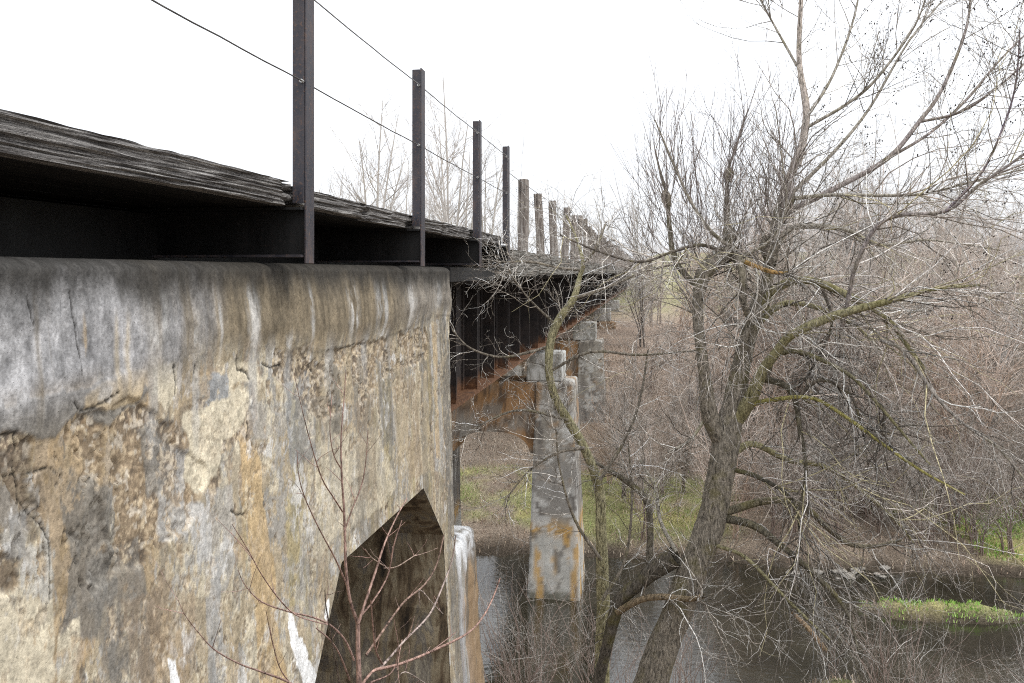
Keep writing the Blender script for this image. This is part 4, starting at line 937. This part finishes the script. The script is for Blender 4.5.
for (px_, Y, s_) in ((372, 62, 1.35), (450, 58, 1.25), (486, 66, 1.0), (402, 75, 1.05), (330, 80, .95), (466, 62, 1.2), (350, 70, .95), (520, 80, .8), (610, 80, .75), (560, 70, .7), (300, 95, .7), (640, 70, .7), (430, 90, .9), (1010, 90, .5), (960, 100, .55)):
    p = at(px_, 272, Y); place(farv, U3, p[0], Y, s_, 'pale distant leafless tree rising behind the bridge deck' if px_ < 700 else 'distant leafless tree on the field at right', 'tree', 'distant trees behind the deck' if px_ < 700 else 'distant trees on the field')
for k in range(26):
    x = -40 + k * 3 + R.uniform(-1.5, 1.5); y = R.uniform(42, 58)
    if -8 < x < -.5: continue
    place(farv, U3, x, y, R.uniform(.42, .6), 'slim leafless tree in the tree line beyond the river slope', 'tree', 'tree line beyond the slope')

# distant white house at the right
hx, hy, _ = at(1008, 262, 120); hz = float(Hf(np.array([hx]), np.array([hy]))[0])
hs = empty('white_house', (hx, hy, hz), 'tiny distant white house with grey roof at the right edge of the horizon', 'house')
hb = MB().box(-4, 4, -3, 3, -1, 3.2); hb.build('wall', NT('white_siding').fin((.75, .76, .78), .7), hs)
V = [(-4.4, -3.4, 3.15), (4.4, -3.4, 3.15), (4.4, 3.4, 3.15), (-4.4, 3.4, 3.15), (-4.4, 0, 5), (4.4, 0, 5)]
mesh_obj('roof', V, [(0, 1, 5, 4), (2, 3, 4, 5), (0, 4, 3), (1, 2, 5), (0, 3, 2, 1)], NT('grey_shingle').fin((.25, .26, .28), .8), hs)
wm = NT('window_glass').fin((.05, .06, .07), .2)
for x in (-2.6, -.4, 2.2): MB().box(x, x + .9, -3.03, -2.99, 1.0, 2.2).build('window', wm, hs)

# ---------------------------------------------------------------- grass, litter, bank stones
def scatter_blades(name, N, xr, yr, hgt, cols, mask, mat, w=.012):
    x = rng.uniform(*xr, N); y = rng.uniform(*yr, N); k = mask(x, y) > rng.random(N); x = x[k]; y = y[k]; z = Hf(x, y); q = z > .02; x, y, z = x[q], y[q], z[q]; n = len(x)
    a = rng.uniform(0, 6.28, n); h = hgt * rng.uniform(.4, 1.3, n); bx = rng.normal(size=n) * h * .35; by = rng.normal(size=n) * h * .35
    V = np.empty((n, 4, 3)); V[:, 0] = np.stack([x - np.cos(a) * w, y - np.sin(a) * w, z - .01], 1); V[:, 1] = np.stack([x + np.cos(a) * w, y + np.sin(a) * w, z - .01], 1)
    V[:, 2] = np.stack([x + np.cos(a) * w * .4 + bx, y + np.sin(a) * w * .4 + by, z + h], 1); V[:, 3] = np.stack([x - np.cos(a) * w * .4 + bx, y - np.sin(a) * w * .4 + by, z + h], 1)
    c_ = np.array(cols)[rng.integers(len(cols), size=n)] * rng.uniform(.7, 1.3, (n, 1))
    c_ = c_ * np.where((x > 2.8)[:, None] & (name == 'grass'), np.array([.75, 1.25, .55]), 1.0)
    o = mesh_obj(name, V.reshape(-1, 3), np.arange(n * 4).reshape(-1, 4), mat, None, np.repeat(c_, 4, axis=0)); return o
tag(scatter_blades('grass', 170000, (-12, 14), (15.5, 30), .06, [(.22, .29, .09), (.31, .33, .13), (.42, .38, .2), (.5, .43, .3), (.44, .34, .24)], lambda x, y: grassmask(x, y) * sm(-.35, .25, fbm(x * 1.6, y * 1.6, 21, 4)), M['farbark']), 'short spring grass on the far bank and the river island', 'grass', kind='stuff')
tag(scatter_blades('dead_weeds', 60000, (-10, 16), (12.3, 36), .09, [(.46, .36, .27), (.36, .27, .2), (.25, .18, .14), (.5, .43, .34)], lambda x, y: .8 * (1 - grassmask(x, y)), M['farbark'], .014), 'dry brown weeds and fallen leaves covering the banks', 'dead weeds', kind='stuff')
for k in range(18):
    u = R.random()
    if k < 18: px_, py_ = R.uniform(790, 890), R.uniform(566, 577)
    else: px_, py_ = R.uniform(600, 1020), R.uniform(560, 576)
    p = atz(px_, py_, .08); sx = R.uniform(.05, .14); V = []; nn = 9
    for a in range(6):
        for b_ in range(nn):
            t = math.pi * a / 5; g = 2 * math.pi * b_ / nn; q = 1 + .22 * R.uniform(-1, 1); V.append((sx * math.sin(t) * math.cos(g) * q, sx * .8 * math.sin(t) * math.sin(g) * q, sx * .5 * math.cos(t) * q))
    Fs = [(a * nn + b_, a * nn + (b_ + 1) % nn, (a + 1) * nn + (b_ + 1) % nn, (a + 1) * nn + b_) for a in range(5) for b_ in range(nn)]
    z = max(0.02, float(Hf(np.array([p[0]]), np.array([p[1]]))[0]))
    o = mesh_obj('bank_stone', V, Fs, M['deadgrey']); o.location = (p[0], p[1], z + sx * .15); tag(o, 'pale stone at the foot of the far bank beside the water', 'stone', 'stones along the far waterline')

#===LIGHT===
# ---------------------------------------------------------------- camera, sky, sun
cam = bpy.data.cameras.new('camera'); co = bpy.data.objects.new('camera', cam); col.objects.link(co); sc.camera = co
cam.sensor_width = 36; cam.lens = 36 * F / 1024; cam.clip_end = 12000; cam.clip_start = .05; cam.shift_y = -(341.5 - HY) / 1024
from mathutils import Matrix
m = Matrix(((RT[0], UP[0], -FW[0], 0), (RT[1], UP[1], -FW[1], 0), (RT[2], UP[2], -FW[2], 7), (0, 0, 0, 1))); co.matrix_world = m
w = bpy.data.worlds.new('World'); sc.world = w; w.use_nodes = True; t = w.node_tree; t.nodes.clear()
el, az_ = math.radians(55), math.radians(108)     # azimuth from +Y clockwise: behind right
sky = t.nodes.new('ShaderNodeTexSky'); sky.sky_type = 'NISHITA'; sky.sun_disc = False; sky.sun_elevation = el; sky.sun_rotation = az_; sky.dust_density = 4; sky.air_density = 1
mx = t.nodes.new('ShaderNodeMix'); mx.data_type = 'RGBA'; mx.inputs[0].default_value = .9; 
tcw = t.nodes.new('ShaderNodeTexCoord'); sx = t.nodes.new('ShaderNodeSeparateXYZ'); t.links.new(tcw.outputs['Generated'], sx.inputs[0])
mrw = t.nodes.new('ShaderNodeMapRange'); t.links.new(sx.outputs['Z'], mrw.inputs[0]); mrw.inputs[1].default_value = 0; mrw.inputs[2].default_value = 1; mrw.inputs[3].default_value = 8.0; mrw.inputs[4].default_value = 19
vm = t.nodes.new('ShaderNodeVectorMath'); vm.operation = 'SCALE'; vm.inputs[0].default_value = (.97, 1.0, 1.045); t.links.new(mrw.outputs[0], vm.inputs['Scale']); t.links.new(vm.outputs[0], mx.inputs[7])
bg = t.nodes.new('ShaderNodeBackground'); bg.inputs[1].default_value = .1; ow = t.nodes.new('ShaderNodeOutputWorld')
t.links.new(sky.outputs[0], mx.inputs[6]); t.links.new(mx.outputs[2], bg.inputs[0]); t.links.new(bg.outputs[0], ow.inputs[0])
sl_ = bpy.data.lights.new('sun', 'SUN'); sl_.energy = .9; sl_.angle = math.radians(14); sl_.color = (1, .96, .9)
so_ = bpy.data.objects.new('sun', sl_); col.objects.link(so_)
from mathutils import Vector
dsun = Vector((math.sin(az_) * math.cos(el), math.cos(az_) * math.cos(el), math.sin(el))); so_.rotation_euler = dsun.to_track_quat('Z', 'Y').to_euler()
vs = sc.view_settings; vs.view_transform = 'Standard'; vs.look = 'None'; vs.gamma = 1; vs.exposure = .6; vs.use_curve_mapping = False
sc.cycles.filter_width = 1.1; sc.cycles.max_bounces = 6; sc.cycles.diffuse_bounces = 3; sc.cycles.use_denoising = False
print('verts', sum(len(me.vertices) for me in bpy.data.meshes))
